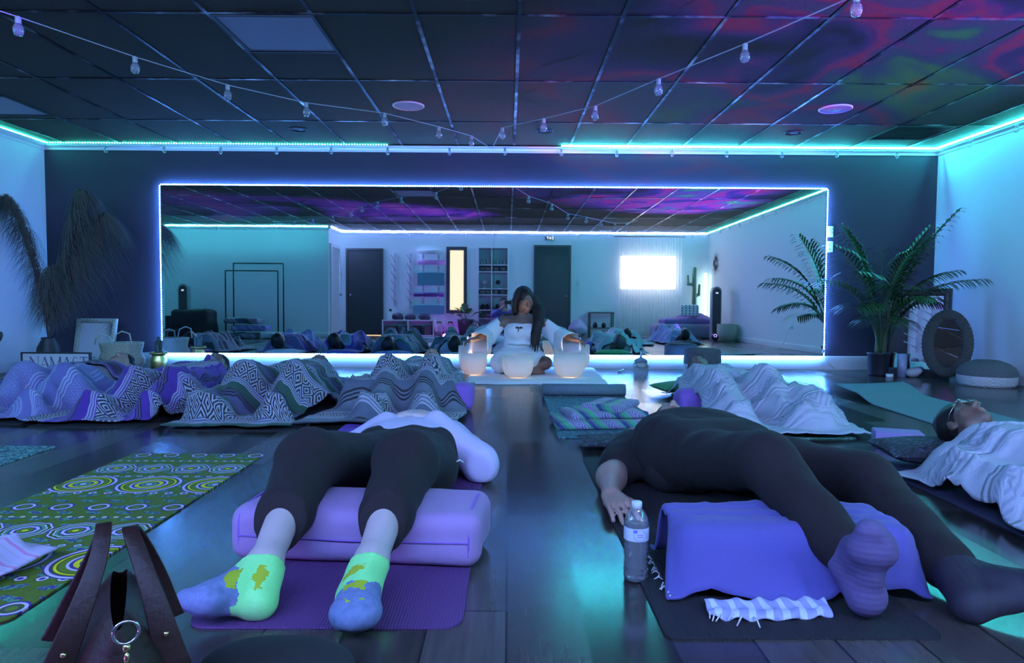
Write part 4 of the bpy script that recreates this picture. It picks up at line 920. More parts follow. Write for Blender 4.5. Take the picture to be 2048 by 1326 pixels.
def fringe(o, p0, p1, n, L, mat, z=.01, drop=None, name='fringe', seed=0):
    r = random.Random(seed); b = MB(); p0, p1 = Vector(p0), Vector(p1); d = (p1-p0).normalized(); s = Vector((d.y, -d.x, 0)) if drop is None else Vector(drop)
    for i in range(n):
        p = p0.lerp(p1, (i+r.random()*.5)/n); q = p+s*L*(.6+.5*r.random())+d*r.uniform(-.02, .02); m_ = (p+q)/2+Vector((0, 0, .008)); q.z = max(.006, q.z-.0)
        MB().tube([p, m_, q], [.0018, .0022, .0016], 5).build('tassel', mat, o)
# ---------------------------------------------------------------- yoga mats
def yoga_mat(label, x0, x1, y0, y1, m, z=0.0, r=.02, rot=0.0, th=.006, uv=False, name='yoga_mat'):
    pts = []
    for cx, cy, a0 in ((x1-r, y1-r, 0), (x0+r, y1-r, PI/2), (x0+r, y0+r, PI), (x1-r, y0+r, 1.5*PI)):
        for k in range(5): a = a0+PI/2*k/4; pts.append((cx+r*math.cos(a), cy+r*math.sin(a)))
    b = MB().prism(pts, z+.0008, z+th); c = ((x0+x1)/2, (y0+y1)/2, 0)
    U = [(p[0]-x0, y1-p[1]) for p in b.v]
    if rot: b.xf(rotz(c, rot))
    o = mesh_obj(name, b.v, b.f, m, None, False, uv=U)
    return tag(o, label, 'yoga mat')
yoga_mat('purple yoga mat under the person in patterned ankle socks', -.765, -.105, 1.575, 3.32, MAT_PURPLE, r=.05)
yoga_mat('black yoga mat under the person all in black', .37, 1.02, 1.53, 3.30, MAT_BLACK, r=.03)
yoga_mat('green mandala print yoga mat lying empty at the left', -1.85, -1.20, 1.60, 3.345, MANDALA, r=.03)
yoga_mat('teal leaf print yoga mat at the far left edge', -2.98, -2.33, 1.78, 3.50, LEAFMAT)
yoga_mat('navy mat under the person at the right wearing glasses', 1.72, 2.36, 1.50, 3.25, MAT_NAVY, r=.03)
yoga_mat('green swirl print mat under the person in the white blanket', 1.34, 1.97, 3.78, 5.55, SWIRL)
yoga_mat('violet yoga mat under the person with raised knees at center', -.99, -.32, 3.84, 5.6, MAT_VIOLET, r=.03)
yoga_mat('black yoga mat under the green striped blanket', -1.98, -1.24, 3.93, 5.75, MAT_BLACK)
yoga_mat('black yoga mat under the purple striped blanket', -2.85, -2.2, 4.0, 5.75, MAT_BLACK)
yoga_mat('black yoga mat under the periwinkle blanket at the left', -3.6, -2.95, 4.1, 5.8, MAT_BLACK)
# pale mat at the right with one corner curling up
def curled():
    x0, x1, y0, y1 = 2.68, 3.34, 4.1, 5.86; nu, nv = 24, 60; V = []; U = []
    for j in range(nv+1):
        for i in range(nu+1):
            u, v = i/nu, j/nv; x = x0+(x1-x0)*u+.08*v; y = y0+(y1-y0)*v; z = .004
            d = (1-u)*.66*.55+(v-1)*1.76*.8+.34     # distance past the fold line at the far left corner
            if d > 0: z += .05*(1-math.cos(min(d/.09, PI)))*.5+.0; x += .15*d*d
            e = (u-.45)*.5+(v-1)*1.2+.12
            if e > 0: z += .12*e*e
            V.append((x, y, z)); U.append((u, v))
    Q = [(j*(nu+1)+i, j*(nu+1)+i+1, (j+1)*(nu+1)+i+1, (j+1)*(nu+1)+i) for j in range(nv) for i in range(nu)]
    o = mesh_obj('yoga_mat', V, Q, MAT_BLUE, None, True, uv=U, solid=.005); tag(o, 'pale blue mat with a curled corner lying empty at the right', 'yoga mat')
curled()
# partly rolled print mat in the middle aisle
um = thing('yoga_mat', 'navy flecked mat with its far end still rolled up', 'yoga mat', (.6, 4.6, 0))
MB().box((.285, 3.77, .001), (.925, 5.36, .006)).build('sheet', FLECKMAT, um, False)
sp = [((.052-.0009*i)*math.cos(i*.5-PI/2), .053+(.052-.0009*i)*math.sin(i*.5-PI/2)) for i in range(46)]
MB().add([(x, 5.37+p, q+.002) for x in (.275, .935) for p, q in sp], [(i, i+1, 47+i, 46+i) for i in range(45)]).build('rolled_end', MAT_BLUE, um, True, solid=.005)
# foam blocks
def block(label, c, half, rot, m, name='foam_block'):
    o = MB().box((c[0]-half[0], c[1]-half[1], c[2]-half[2]), (c[0]+half[0], c[1]+half[1], c[2]+half[2])).xf(rotz(c, rot)).build(name, m, None, True, .006)
    return tag(o, label, 'yoga block')
block('lilac foam block beside the dark leaf print cushion', (2.08, 3.58, .045), (.115, .075, .044), -.35, plain('lilac_foam', (.34, .24, .5), .8))
# ---------------------------------------------------------------- bolsters and cushions
def bolster(label, c, half, rad, m, rot=0.0, seam=True, h=.012, wr=.004, piping=PURPLE):
    ca, sa = math.cos(rot), math.sin(rot); ax = (np.array((ca, sa, 0)), np.array((-sa, ca, 0)), np.array((0, 0, 1.)))
    R = max(half)+.06; s = SDF((c[0]-R, c[1]-R, -.01), (c[0]+R, c[1]+R, c[2]+half[2]+.05), h); s.rbox(c, half, rad, ax); s.wrinkle(wr, 22, 3); s.plane((0, 0, .011), (0, 0, -1))
    t = thing('bolster', label, 'bolster', (c[0], c[1], 0)); s.build('cushion', m, t)
    if seam:
        b = MB(); e = ax[0]; f = ax[1]; o = Vector(c)
        def pt(a, y, z): return Vector(c)+Vector(e)*a+Vector(f)*y+Vector((0, 0, z))
        hx, hy, hz = half
        for sx in (-1, 1):
            loop = []
            for i in range(25):
                w = 2*PI*i/24; yy = (hy-.003)*math.copysign(abs(math.cos(w))**.5, math.cos(w)); zz = (hz-.003)*math.copysign(abs(math.sin(w))**.5, math.sin(w)); loop.append(pt(sx*(hx-rad*.75), yy, max(zz, -c[2]+.01)))
            b.tube(loop, .0045, 5, False)
        b.tube([pt(-hx+rad*.75, -hy-.001, 0), pt(0, -hy-.003, -.004), pt(hx-rad*.75, -hy-.001, 0)], .003, 5)
        lab(b.build('seam_piping', piping, t), 'stitched seam piping')
    return t
bolster('lavender canvas bolster under the knees of the person in ankle socks', (-.435, 2.075, .088), (.375, .145, .082), .048, LAVENDER, -.09)
bolster('violet bolster under the knees of the person in raised grey blanket', (-.67, 4.70, .10), (.44, .13, .094), .06, PURPLE, 0, False)
bolster('violet bolster poking out beside the person in white blanket', (1.52, 4.66, .085), (.36, .12, .078), .06, PURPLE, 0, False)
def cushion(label, c, half, m, rot=0., tilt=0., h=.010, pin=.45, name='cushion', corner=True):
    """square pillow with pointed corners"""
    n = 22; V = []; U = []; Q = []
    for side in (1, -1):
        for j in range(n+1):
            for i in range(n+1):
                u, v = i/n*2-1, j/n*2-1; e = (1-u*u)*(1-v*v); z = half[2]*max(e, 0)**.42
                x = half[0]*u*(1-.10*(1-v*v)*abs(u)**2*pin*2); y = half[1]*v*(1-.10*(1-u*u)*abs(v)**2*pin*2)
                V.append((x, y, side*z+.004*side*math.sin(u*5+v*3)*e)); U.append((u, v))
    N = (n+1)**2
    for s_ in (0, 1):
        for j in range(n):
            for i in range(n):
                q = [s_*N+j*(n+1)+i, s_*N+j*(n+1)+i+1, s_*N+(j+1)*(n+1)+i+1, s_*N+(j+1)*(n+1)+i]; Q.append(tuple(q if s_ == 0 else q[::-1]))
    M = Matrix.Translation(c) @ Matrix.Rotation(rot, 4, 'Z') @ Matrix.Rotation(tilt, 4, 'X'); V = [tuple(M @ Vector(p)) for p in V]
    return tag(mesh_obj(name, V, Q, m, None, True, uv=U, bevel=0), label, 'cushion')
cushion('green velvet cushion under the head of the person in white blanket', (1.46, 5.60, .056), (.25, .16, .046), GREEN, .25)
cushion('dark leaf print cushion under the head with glasses', (2.0, 3.13, .085), (.25, .18, .055), PILLOWDARK, -.15)
for x, y, m, l in ((-.70, 6.20, WHITEWOOL, 'pale cushion under the head of the person at center'), (-1.55, 5.82, SER_BLUE, 'pale blue cushion under the head of the green blanket sleeper'), (-2.27, 5.62, PERI, 'periwinkle cushion under the head of the purple blanket sleeper'), (-3.06, 5.62, WHITEWOOL, 'white cushion under the head of the periwinkle blanket sleeper'), (-4.42, 5.55, PERI, 'periwinkle cushion under the head of the leftmost sleeper')):
    cushion(l, (x, y+.04, .050), (.25, .15, .040), m, .1)
# ---------------------------------------------------------------- water bottle
bt = thing('water_bottle', 'clear plastic water bottle standing by the black clad person', 'bottle', (.362, 1.868, .0)); bx, by = .362, 1.868
pr = [(0, .008), (.018, .006), (.026, .001), (.032, .004), (.0345, .012)]
for k in range(7): z = .018+k*.0135; pr += [(.0348-.0012*(k == 3), z), (.0308-.001*(k in (3, 4)), z+.0065)]
pr += [(.0345, .116), (.0345, .156), (.034, .162), (.031, .176), (.022, .194), (.0135, .205), (.0125, .216)]
MB().lathe((bx, by, 0), pr, 32).build('body', PLASTICBOTTLE, bt); 
MB().lathe((bx, by, 0), [(0, .0095)]+[(max(r-.0014, .001), z) for r, z in pr[2:] if z < .158]+[(.032, .158), (0, .158)], 28).build('water', WATER, bt)
MB().lathe((bx, by, 0), [(.0128, .2035), (.0145, .2045), (.0148, .219), (.0135, .2215), (0, .2215)], 24).build('cap', plain('white_cap', (.7, .72, .75), .35), bt)
LB = Mat('bottle_label', (.6, .64, .78), .4); x, y, z = LB.co()
MB().lathe((bx, by, 0), [(.0349, .118), (.0350, .154)], 36).build('label', LB.m, bt)
def on_bottle(ang, z): return Vector((bx+.0353*math.sin(ang), by-.0353*math.cos(ang), z))
b = MB(); ring = []
for i in range(25): w = 2*PI*i/24; ring.append(on_bottle(.15+.5*math.cos(w), .135+.0145*math.sin(w)))
b.tube(ring, .0005, 4, False); lab(b.build('label_oval', plain('label_ink', (.12, .14, .45), .5), bt), 'thin oval outline printed on label')
b = MB(); b.add([on_bottle(a, z) for a, z in ((-.42, .142), (-.12, .142), (-.12, .151), (-.42, .151))], [(0, 1, 2, 3)])
for r in range(2):
    for k in range(6): a = -.1+k*.09; z = .136-r*.006; b.add([on_bottle(a, z), on_bottle(a+.06, z), on_bottle(a+.06, z+.0028), on_bottle(a, z+.0028)], [(0, 1, 2, 3)])
b.build('label_print', plain('label_ink_b', (.2, .18, .6), .5), bt)
# ---------------------------------------------------------------- leather handbag at lower left, its narrow side to the camera
HBX, HBY = -.655, 1.13
hb = thing('handbag', 'dark brown leather handbag with two upright handles at lower left', 'bag', (HBX, HBY, 0))
def superell(c, hx, hy, n=40, p=2.6):
    return [(c[0]+hx*math.copysign(abs(math.cos(2*PI*i/n))**(2/p), math.cos(2*PI*i/n)), c[1]+hy*math.copysign(abs(math.sin(2*PI*i/n))**(2/p), math.sin(2*PI*i/n))) for i in range(n)]
b = MB(); vs = []; fs = []; prof = [(0, .075, .15), (.01, .09, .165), (.10, .10, .17), (.19, .085, .155), (.25, .055, .14), (.29, .028, .13), (.305, .012, .125)]; n = 40
for z, hx, hy in prof:
    for i, (x, y) in enumerate(superell((HBX, HBY), hx, hy)): vs.append((x, y, z-.03*abs(math.sin(2*PI*i/n))**2*(z > .2)*(z/.3)))
for k in range(len(prof)-1):
    for i in range(n): fs.append((k*n+i, k*n+(i+1) % n, (k+1)*n+(i+1) % n, (k+1)*n+i))
fs.append(tuple(range(n-1, -1, -1))); b.add(vs, fs); b.build('body', LEATHER, hb, True, sub=1)
def strap(pts, w, th, m, name, par, n=30, across=(1, .1, 0), w1=None):
    P_ = []; pts = [Vector(p) for p in pts]
    for i in range(n+1):   # catmull-rom
        t = i/n*(len(pts)-1); k = min(int(t), len(pts)-2); u = t-k; p = [pts[max(k-1, 0)], pts[k], pts[k+1], pts[min(k+2, len(pts)-1)]]
        P_.append(.5*((2*p[1])+(p[2]-p[0])*u+(2*p[0]-5*p[1]+4*p[2]-p[3])*u*u+(3*p[1]-p[0]-3*p[2]+p[3])*u**3))
    vs = []; W_ = Vector(across).normalized()
    for i, p in enumerate(P_):
        d = (P_[min(i+1, n)]-P_[max(i-1, 0)]).normalized(); s = (W_-d*W_.dot(d)).normalized(); q = d.cross(s); e = w+((w1 or w)-w)*abs(i/n*2-1)**2
        vs += [p+s*e+q*th, p-s*e+q*th, p-s*e-q*th, p+s*e-q*th]
    fs = [(i*4+k, i*4+(k+1) % 4, i*4+4+(k+1) % 4, i*4+4+k) for i in range(n) for k in range(4)]+[(3, 2, 1, 0), (n*4, n*4+1, n*4+2, n*4+3)]
    return MB().add(vs, fs).build(name, m, par, True, .002)
strap([(HBX-.098, HBY-.10, .18), (HBX-.060, HBY-.085, .275), (HBX-.028, HBY-.045, .36), (HBX-.020, HBY, .405), (HBX-.028, HBY+.045, .36), (HBX-.060, HBY+.085, .275), (HBX-.098, HBY+.10, .18)], .012, .004, LEATHER, 'handle', hb, w1=.026)
strap([(HBX+.078, HBY-.10, .18), (HBX+.056, HBY-.085, .275), (HBX+.032, HBY-.045, .355), (HBX+.018, HBY, .393), (HBX+.032, HBY+.045, .355), (HBX+.056, HBY+.085, .275), (HBX+.078, HBY+.10, .18)], .012, .004, LEATHER, 'handle', hb, w1=.026)
for x, y, z in ((HBX-.072, HBY-.105, .245), (HBX+.066, HBY-.105, .245)): MB().ell((x, y, z), (.005, .004, .005), 10, 6).build('rivet', GOLD, hb)
kc = [(HBX+.012+.017*math.cos(2*PI*i/20), HBY-.172, .29+.017*math.sin(2*PI*i/20)) for i in range(21)]; k_ = MB().tube(kc, .0028, 6, False).build('ring', CHROME, hb)
b = MB(); b.ell((HBX+.012, HBY-.172, .266), (.006, .005, .007)); b.ell((HBX+.012, HBY-.172, .25), (.0045, .004, .009)); b.ell((HBX+.012, HBY-.172, .233), (.006, .005, .006)); b.cyl((HBX+.012, HBY-.172, .27), (HBX+.012, HBY-.172, .205), .0015); b.ell((HBX+.012, HBY-.172, .213), (.004, .004, .009)); b.build('charm', GOLD, k_)
hb.rotation_euler.z = .5
b = SDF((-.75, 1.1, -.02), (-.2, 1.55, .2), .010); b.ell((-.455, 1.33, .04), (.155, .10, .055), k=.03); b.wrinkle(.004, 22, 9); b.plane((0, 0, .003), (0, 0, -1)); 
tag(b.build('soft_pouch', plain('black_soft_pouch', (.018, .016, .017), .8)), 'round black soft pouch on the floor beside the leather handbag', 'pouch')
# ---------------------------------------------------------------- person in patterned ankle socks (left of the aisle)
def sock_mat(name, base, toe, leaf):
    m = Mat(name, base, .9); x, y, z = m.co(); n = m.noise(22, 3); m2 = m.noise(300, 1)
    c = m.mix(y < -.075, base, m.mix(n > .5, toe, tuple(q*.7 for q in toe)))
    lf = ((x*46+(y*30).sin()*1.2).sin()*((y*52+x*12).sin())); c = m.mix((lf > .55)*(y > -.10)*(z > .055), c, leaf); m.set('Base Color', c); m.bump(m2, .2, .003); return m.m
def person_a():
    x = -.44; s = SDF((-1.05, 1.38, -.02), (.12, 3.85, .48), .0085)
    pel, wai, che, nec, hc = (x, 2.78, .122), (x, 2.98, .118), (x-.01, 3.2, .108), (x-.02, 3.38, .09), np.array((x-.02, 3.53, .082))
    torso_sdf(s, pel, wai, che, nec, .2, .10, (1, 0, 0)); s.ell((x, 2.9, .14), (.16, .2, .06), k=.05)
    L = [((-.54, 2.70, .13), (-.645, 2.15, .250), (-.622, 1.72, .100), (-.605, 1.625, .045), (-.745, 1.555, .080)),
         ((-.34, 2.70, .13), (-.330, 2.13, .250), (-.352, 1.735, .100), (-.375, 1.645, .045), (-.340, 1.500, .062))]
    for hp, kn, an, he, to in L: limb(s, hp, kn, an, .085, .058, .04)
    A = [((x-.17, 3.26, .11), (-.70, 3.0, .065), (-.53, 3.06, .225)), ((x+.17, 3.26, .11), (-.125, 2.87, .06), (-.33, 3.04, .235))]
    for a in A: limb(s, *a, .055, .042, .028)
    hand_sdf(s, A[0][2], (.9, .1, .12), (0, -.1, 1), thumb=1, curl=.2); hand_sdf(s, (A[1][2][0], A[1][2][1], A[1][2][2]+.012), (-.9, .2, .12), (0, -.1, 1), thumb=-1, curl=.2)
    s.cap(nec, hc, .052, .05, .03); q = head_sdf(s, hc, (0, -.05, 1), (0, 1, .05))
    for (hp, kn, an, he, to), sd in zip(L, ((.5, -.75, .35), (1, 0, .1))): foot_sdf(s, an, to, he, side=sd)
    s.plane((0, 0, .009), (0, 0, -1))
    o = s.build('person', [SKIN, LIPS], None, lips_pick(q)); tag(o, 'person lying in black joggers and lilac top, patterned ankle socks toward camera', 'person')
    hs, _ = hair_sdf(hc, (0, -.05, 1), (0, 1, .05), .01); hs.plane((0, 0, .01), (0, 0, -1)); hs.build('hair', HAIR_B, o)
    # joggers: wide thighs, gathered cuffs above the ankle
    t = SDF((-1.05, 1.6, -.02), (.12, 3.1, .5), .0095); torso_sdf(t, pel, (x, 2.9, .12), (x, 2.93, .118), (x, 2.93, .10), .232, .106, (1, 0, 0), drop=.015); t.ell((x, 2.86, .15), (.19, .17, .075), k=.06); t.ell((-.29, 2.66, .10), (.09, .16, .09), k=.05)
    for hp, kn, an, he, to in L:
        kn = np.array(kn); an = np.array(an); t.cap(np.array(hp)+(0, 0, -.005), kn+(0, .05, .0), .115, .098, .05); t.cap(kn+(0, .05, 0), kn+(an-kn)*.55, .098, .075, .05); t.cap(kn+(an-kn)*.55, kn+(an-kn)*.76, .073, .060, .03)
    t.wrinkle(.0045, 26, 2, (1, .8, 1.2))
    t.plane((0, 1.845, .12), (0, -1, .25))
    t.plane((0, 0, .0085), (0, 0, -1)); t.build('joggers', BLACKCLOTH, o)
    b = MB().tube([(-.19, 2.53, .17), (-.18, 2.545, .172), (-.165, 2.54, .165)], .003, 5); lab(b.build('pocket_trim', WHITE, o), 'tiny white pocket tag')
    # lilac top with sleeves
    t = SDF((-1.05, 2.6, -.02), (.12, 3.6, .45), .0095); torso_sdf(t, (x, 2.84, .125), wai, che, (x, 3.34, .10), .212, .108, (1, 0, 0), drop=.02); t.ell((x, 2.97, .165), (.19, .16, .085), k=.06)
    for e, a in zip((-1, 1), A):
        a = [np.array(p) for p in a]; limb(t, a[0], a[1]+(e*.01, 0, .02), a[1]+(a[2]-a[1])*.92, .075, .078, .056)
    t.wrinkle(.005, 24, 6); t.plane((0, 2.80, 0), (0, -1, 0)); t.plane((0, 3.34, .1), (0, 1, 0)); t.plane((0, 0, .0085), (0, 0, -1)); t.build('long_sleeve_top', LILAC, o)
    t = SDF((-.75, 3.0, .1), (-.12, 3.5, .42), .0085); t.ell((x, 3.2, .165), (.17, .15, .075), k=.02); t.wrinkle(.006, 50, 3, (.5, 1.2, 1)); t.plane((0, 3.085, 0), (0, -1, 0)); t.plane((0, 0, .17), (0, 0, -1)); t.build('scarf', TEE, o)
    for (hp, kn, an, he, to), nm, sd in zip(L, ('l', 'r'), ((.5, -.75, .35), (1, 0, .1))):
        an = np.array(an); lo = np.minimum(np.minimum(he, to), an)-.08; lo[2] = -.02; hi = np.maximum(np.maximum(he, to), an)+.09
        f = SDF(lo, hi, .006); foot_sdf(f, an, to, he, w=.043, side=sd, toes=False); f.F -= .0045; f.cap(he, an+(0, .008, .0), .04, .045, .02)
        d = unit(np.array(kn)-an); f.plane(an-d*.002, d+np.array((0, 0, .35))); f.wrinkle(.0012, 70, 4); f.plane((0, 0, .0075), (0, 0, -1)); V_, Q_ = f.mesh()
        r_ = mesh_obj('sock', V_, Q_, [SOCK_G, SOCK_B, SOCK_L], o, True); fc = V_[Q_].mean(1); toedir = unit(np.array(to)-he); tt = (fc-he)@toedir; hgt = fc[:, 2]; sx = (fc-he)@np.cross(toedir, (0, 0, 1))
        nz = vnoise(fc[:, 0], fc[:, 1]+fc[:, 2], 45, 3); mi = np.where((tt > .055+.03*(nz-.5)), 1, 0); pk = (np.sin(tt*95+sx*30+2*nz) > .45)*(np.abs(sx+.01*(nz-.5)) < .026)*(tt > -.03)*(tt < .13)*(hgt > .085); mi = np.where(pk, 2, mi); r_.data.polygons.foreach_set('material_index', mi.astype(np.int32)); r_.data.update()
        lab(r_, 'bright green ankle sock with blue toe half and yellow leaf marks')
SOCK_G = cloth('mint_sock', (.26, .85, .27)); SOCK_B = plain('blue_sock_toe', (.15, .2, .36), .9, nz=.5, scale=60); SOCK_L = plain('yellow_leaf_mark', (.36, .46, .02), .9)
person_a()
# ---------------------------------------------------------------- person in black (right of the aisle)
def person_b():
    s = SDF((.20, 1.40, -.02), (1.65, 3.90, .52), .0065)
    pel, wai, che, nec, hc = (.83, 2.74, .15), (.79, 2.96, .135), (.77, 3.2, .108), (.80, 3.42, .095), np.array((.86, 3.56, .135))
    torso_sdf(s, pel, wai, che, nec, .25, .098, (1, 0, 0), drop=.03); s.ell((.80, 2.98, .19), (.22, .24, .09), k=.06)
    L = [((.72, 2.68, .15), (.80, 2.08, .285), (.866, 1.71, .145), (.880, 1.625, .060), (.866, 1.57, .245), (1, -.2, 0)),
         ((.96, 2.68, .15), (1.19, 2.23, .185), (1.165, 1.74, .085), (1.135, 1.62, .046), (1.345, 1.555, .115), (-.3, -.5, .8))]
    for hp, kn, an, he, to, sd in L: limb(s, hp, kn, an, .1, .066, .04); foot_sdf(s, an, np.array(he)+(np.array(to)-he)*.93, he, w=.030, side=sd)
    A = [((.57, 3.14, .085), (.425, 2.73, .062), (.385, 2.485, .058)), ((1.02, 3.18, .10), (1.22, 2.98, .07), (1.18, 2.74, .06))]
    for a in A: limb(s, *a, .068, .052, .034)
    s.ell((.42, 2.70, .062), (.05, .07, .045), k=.04)
    hand_sdf(s, A[0][2], (.13, -1, -.10), (-.15, -.08, 1), thumb=-1, curl=.26, sc=1.16, spread=.10, k=.010); hand_sdf(s, A[1][2], (-.1, -1, -.1), (.1, 0, 1), thumb=1, curl=.25, sc=1.05)
    s.cap(nec, hc, .06, .055, .03); q = head_sdf(s, hc, (.05, -.02, 1), (0, 1, .02))
    s.plane((0, 0, .008), (0, 0, -1))
    o = s.build('person', [SKIN_MID, LIPS], None, lips_pick(q)); tag(o, 'large person in black tee and leggings lying on their back, one hand near the bottle', 'person')
    hs, _ = hair_sdf(hc, (.05, -.02, 1), (0, 1, .02), .01); hs.plane((0, 0, .01), (0, 0, -1)); hs.build('hair', HAIR, o)
    t = SDF((.2, 2.4, -.02), (1.5, 3.6, .5), .0105); torso_sdf(t, (.82, 2.72, .15), wai, che, (.79, 3.38, .10), .262, .098, (1, 0, 0), drop=.05); t.ell((.815, 2.90, .205), (.25, .26, .105), k=.10)
    for a in A: a = [np.array(p) for p in a]; t.cap(a[0], a[0]+(a[1]-a[0])*.72, .082, .084, .06)
    t.wrinkle(.005, 20, 5); a = [np.array(p) for p in A[0]]; d = a[1]-a[0]; t.plane((0, 3.40, 0), (0, 1, 0)); t.plane((0, 2.60, 0), (0, -1, 0)); t.plane((0, 0, .0075), (0, 0, -1)); t.build('tee_shirt', BLACKCLOTH2, o)
    t = SDF((.3, 1.55, -.02), (1.65, 2.95, .5), .0105); torso_sdf(t, pel, (.81, 2.82, .15), (.81, 2.84, .15), (.81, 2.84, .13), .275, .138, (1, 0, 0)); t.ell((.84, 2.66, .19), (.22, .16, .1), k=.06)
    for (hp, kn, an, he, to, sd), r in zip(L, (.118, .118)):
        kn = np.array(kn); an = np.array(an); t.cap(hp, kn, r, .09, .06); t.cap(kn, kn+(an-kn)*.97, .09, .066, .04)
    t.wrinkle(.0035, 24, 8); t.plane((0, 0, .0075), (0, 0, -1)); t.build('leggings', BLACKCLOTH, o)
    for (hp, kn, an, he, to, sd), m, lb in zip(L, (SOCK_V, SOCK_S), ('violet ribbed sock, sole toward camera', 'dark striped sock')):
        an = np.array(an); he = np.array(he); to = np.array(to); lo = np.minimum(np.minimum(he, to), an)-.09; lo[2] = -.02; hi = np.maximum(np.maximum(he, to), an)+.09
        f = SDF(lo, hi, .006); foot_sdf(f, an, to, he, w=.036, side=sd); f.F -= .005; f.cap(he, an+(0, .02, .01), .040, .052, .02); f.wrinkle(.001, 80, 4); f.plane((0, 0, .0075), (0, 0, -1)); lab(f.build('sock', m, o), lb)
SOCK_V = ribbed('violet_ribbed_sock', (.11, .085, .2), 420, 2, .12); SOCK_S = ribbed('dark_striped_sock', (.022, .02, .032), 380, 0, .15)
person_b()
cushion('dark patterned cushion under the head of the black clad person', (.66, 3.58, .032), (.29, .15, .025), PILLOWDARK, .05)
# blanket over the bolster under the black leggings: a core with a cloth laid over it
bb_ = thing('bolster', 'periwinkle blanket wrapped bolster under the black leggings', 'bolster', (.80, 1.88, 0))
t = SDF((.40, 1.60, -.01), (1.25, 2.2, .24), .009); t.rbox((.775, 1.89, .084), (.295, .125, .078), .05); t.plane((0, 0, .011), (0, 0, -1)); t.build('cushion', PERI, bb_)
bxs = [(np.array((.50, y, .122)), np.array((1.04, y, .122)), .055, .055) for y in (1.80, 1.84, 1.90, 1.96)]
w_ = drape('wrap_cloth', '', '', ((.435, 1.70), (1.10, 1.715), (1.10, 2.06), (.435, 2.08)), bxs, PERI, du=.0095, slope=3.2, blur=5, fold=.010, seed=21, floor=.009, off=.006, edge=.012, parent=bb_, fold_dir=1.2)
fringe(w_, (.43, 1.72, .014), (.43, 2.05, .014), 16, .038, WHITEWOOL, drop=(-.6, -.25, 0), seed=4)
def striped_end():
    V = []; n = 44; rows = ((0, .022), (.02, .030), (.045, .014), (.06, .024), (.085, .010))
    for i in range(n+1):
        u = i/n; x = .50+.31*u
        for k, (d, z) in enumerate(rows): V.append((x-.05*d, 1.688+.01*u-d*(.5+.5*math.sin(PI*(.12+.8*u))**.5)-.006*math.sin(i*.8+k), z+.006*math.sin(i*.7+k*1.7)))
    m = len(rows); Q = [(i*m+k, i*m+k+1, (i+1)*m+k+1, (i+1)*m+k) for i in range(n) for k in range(m-1)]
    mm = Mat('pale_striped_blanket_end', (.5, .55, .75), .95); x, y, z = mm.co(); mm.set('Base Color', mm.mix((x*150+(y*60).sin()*.8).sin() > .2, (.36, .38, .62), (.62, .68, .8)))
    o = mesh_obj('striped_end', V, Q, mm.m, bb_, True, sub=1, solid=.005); fringe(o, (.50, 1.65, .012), (.62, 1.615, .012), 6, .055, WHITEWOOL, drop=(-.4, -1, 0), seed=7)
striped_end()
# ---------------------------------------------------------------- person wearing glasses (right edge), white blanket
hcC = np.array((2.085, 3.07, .222)); fwC = (.12, -.12, 1); upC = (-.15, 1, .22)
def person_c():
    s = SDF((1.5, 1.1, -.02), (2.75, 3.35, .55), .0075); x = 2.12
    pel, wai, che, nec = (x+.04, 2.25, .12), (x+.03, 2.45, .13), (x, 2.72, .14), (x-.03, 2.90, .15); torso_sdf(s, pel, wai, che, nec, .2, .11, (1, 0, 0))
    for e in (-1, 1):
        limb(s, (x+.04+e*.1, 2.23, .11), (x+.06+e*.13, 1.8, .2), (x+.06+e*.12, 1.38, .06), .085, .056, .038); foot_sdf(s, (x+.06+e*.12, 1.38, .06), (x+.06+e*.17, 1.24, .15), (x+.06+e*.12, 1.33, .04))
        limb(s, (x+e*.17, 2.78, .12), (x+e*.27, 2.5, .075), (x+e*.2, 2.27, .08), .055, .042, .028); hand_sdf(s, (x+e*.2, 2.27, .08), (-e*.2, -1, 0), (0, 0, 1), thumb=-e)
    s.cap(nec, hcC-np.array((0, .06, .03)), .055, .052, .03); q = head_sdf(s, hcC, fwC, upC, k=.016); caps = list(s.caps); s.plane((0, 0, .01), (0, 0, -1))
    o = s.build('person', [SKIN_TAN, LIPS], None, lips_pick(q)); tag(o, 'person with glasses and short dark hair lying under a white blanket at right', 'person')
    hs, _ = hair_sdf(hcC, fwC, upC, .007, 1.0, 'short'); hs.build('hair', HAIR, o)
    b = MB()
    for e in (-1, 1):
        c = q(e*.034, .108, .002); r = np.cross(unit(fwC), unit(upC)); ring = [Vector(q(e*.034+.027*math.cos(2*PI*i/16), .108-.006*abs(math.cos(2*PI*i/16)), .0+.02*math.sin(2*PI*i/16))) for i in range(17)]; b.tube(ring, .0022, 5, False)
        b.tube([Vector(q(e*.061, .10, .006)), Vector(q(e*.078, .04, .008)), Vector(q(e*.082, -.02, .0))], .002, 5)
    b.tube([Vector(q(-.009, .11, .006)), Vector(q(0, .114, .008)), Vector(q(.009, .11, .006))], .002, 5); g_ = thing('eyeglasses', 'thin framed eyeglasses worn by the person lying at right', 'glasses', tuple(q(0, .11, 0))); b.build('frame', CHROME, g_)
    for e in (-1, 1):
        V = [q(e*.034, .109, 0)]+[q(e*.034+.025*math.cos(2*PI*i/16), .107, .018*math.sin(2*PI*i/16)) for i in range(16)]; MB().add(V, [(0, 1+i, 1+(i+1) % 16) for i in range(16)]).build('lens', GLASS, g_)
    tt = SDF((1.6, 2.2, -.02), (2.65, 3.05, .5), .014); torso_sdf(tt, pel, wai, che, (x-.02, 2.84, .14), .208, .116, (1, 0, 0)); tt.plane((0, 2.86, 0), (0, 1, 0)); tt.plane((0, 0, .01), (0, 0, -1)); tt.build('shirt', GREYCLOTH, o)
    return caps
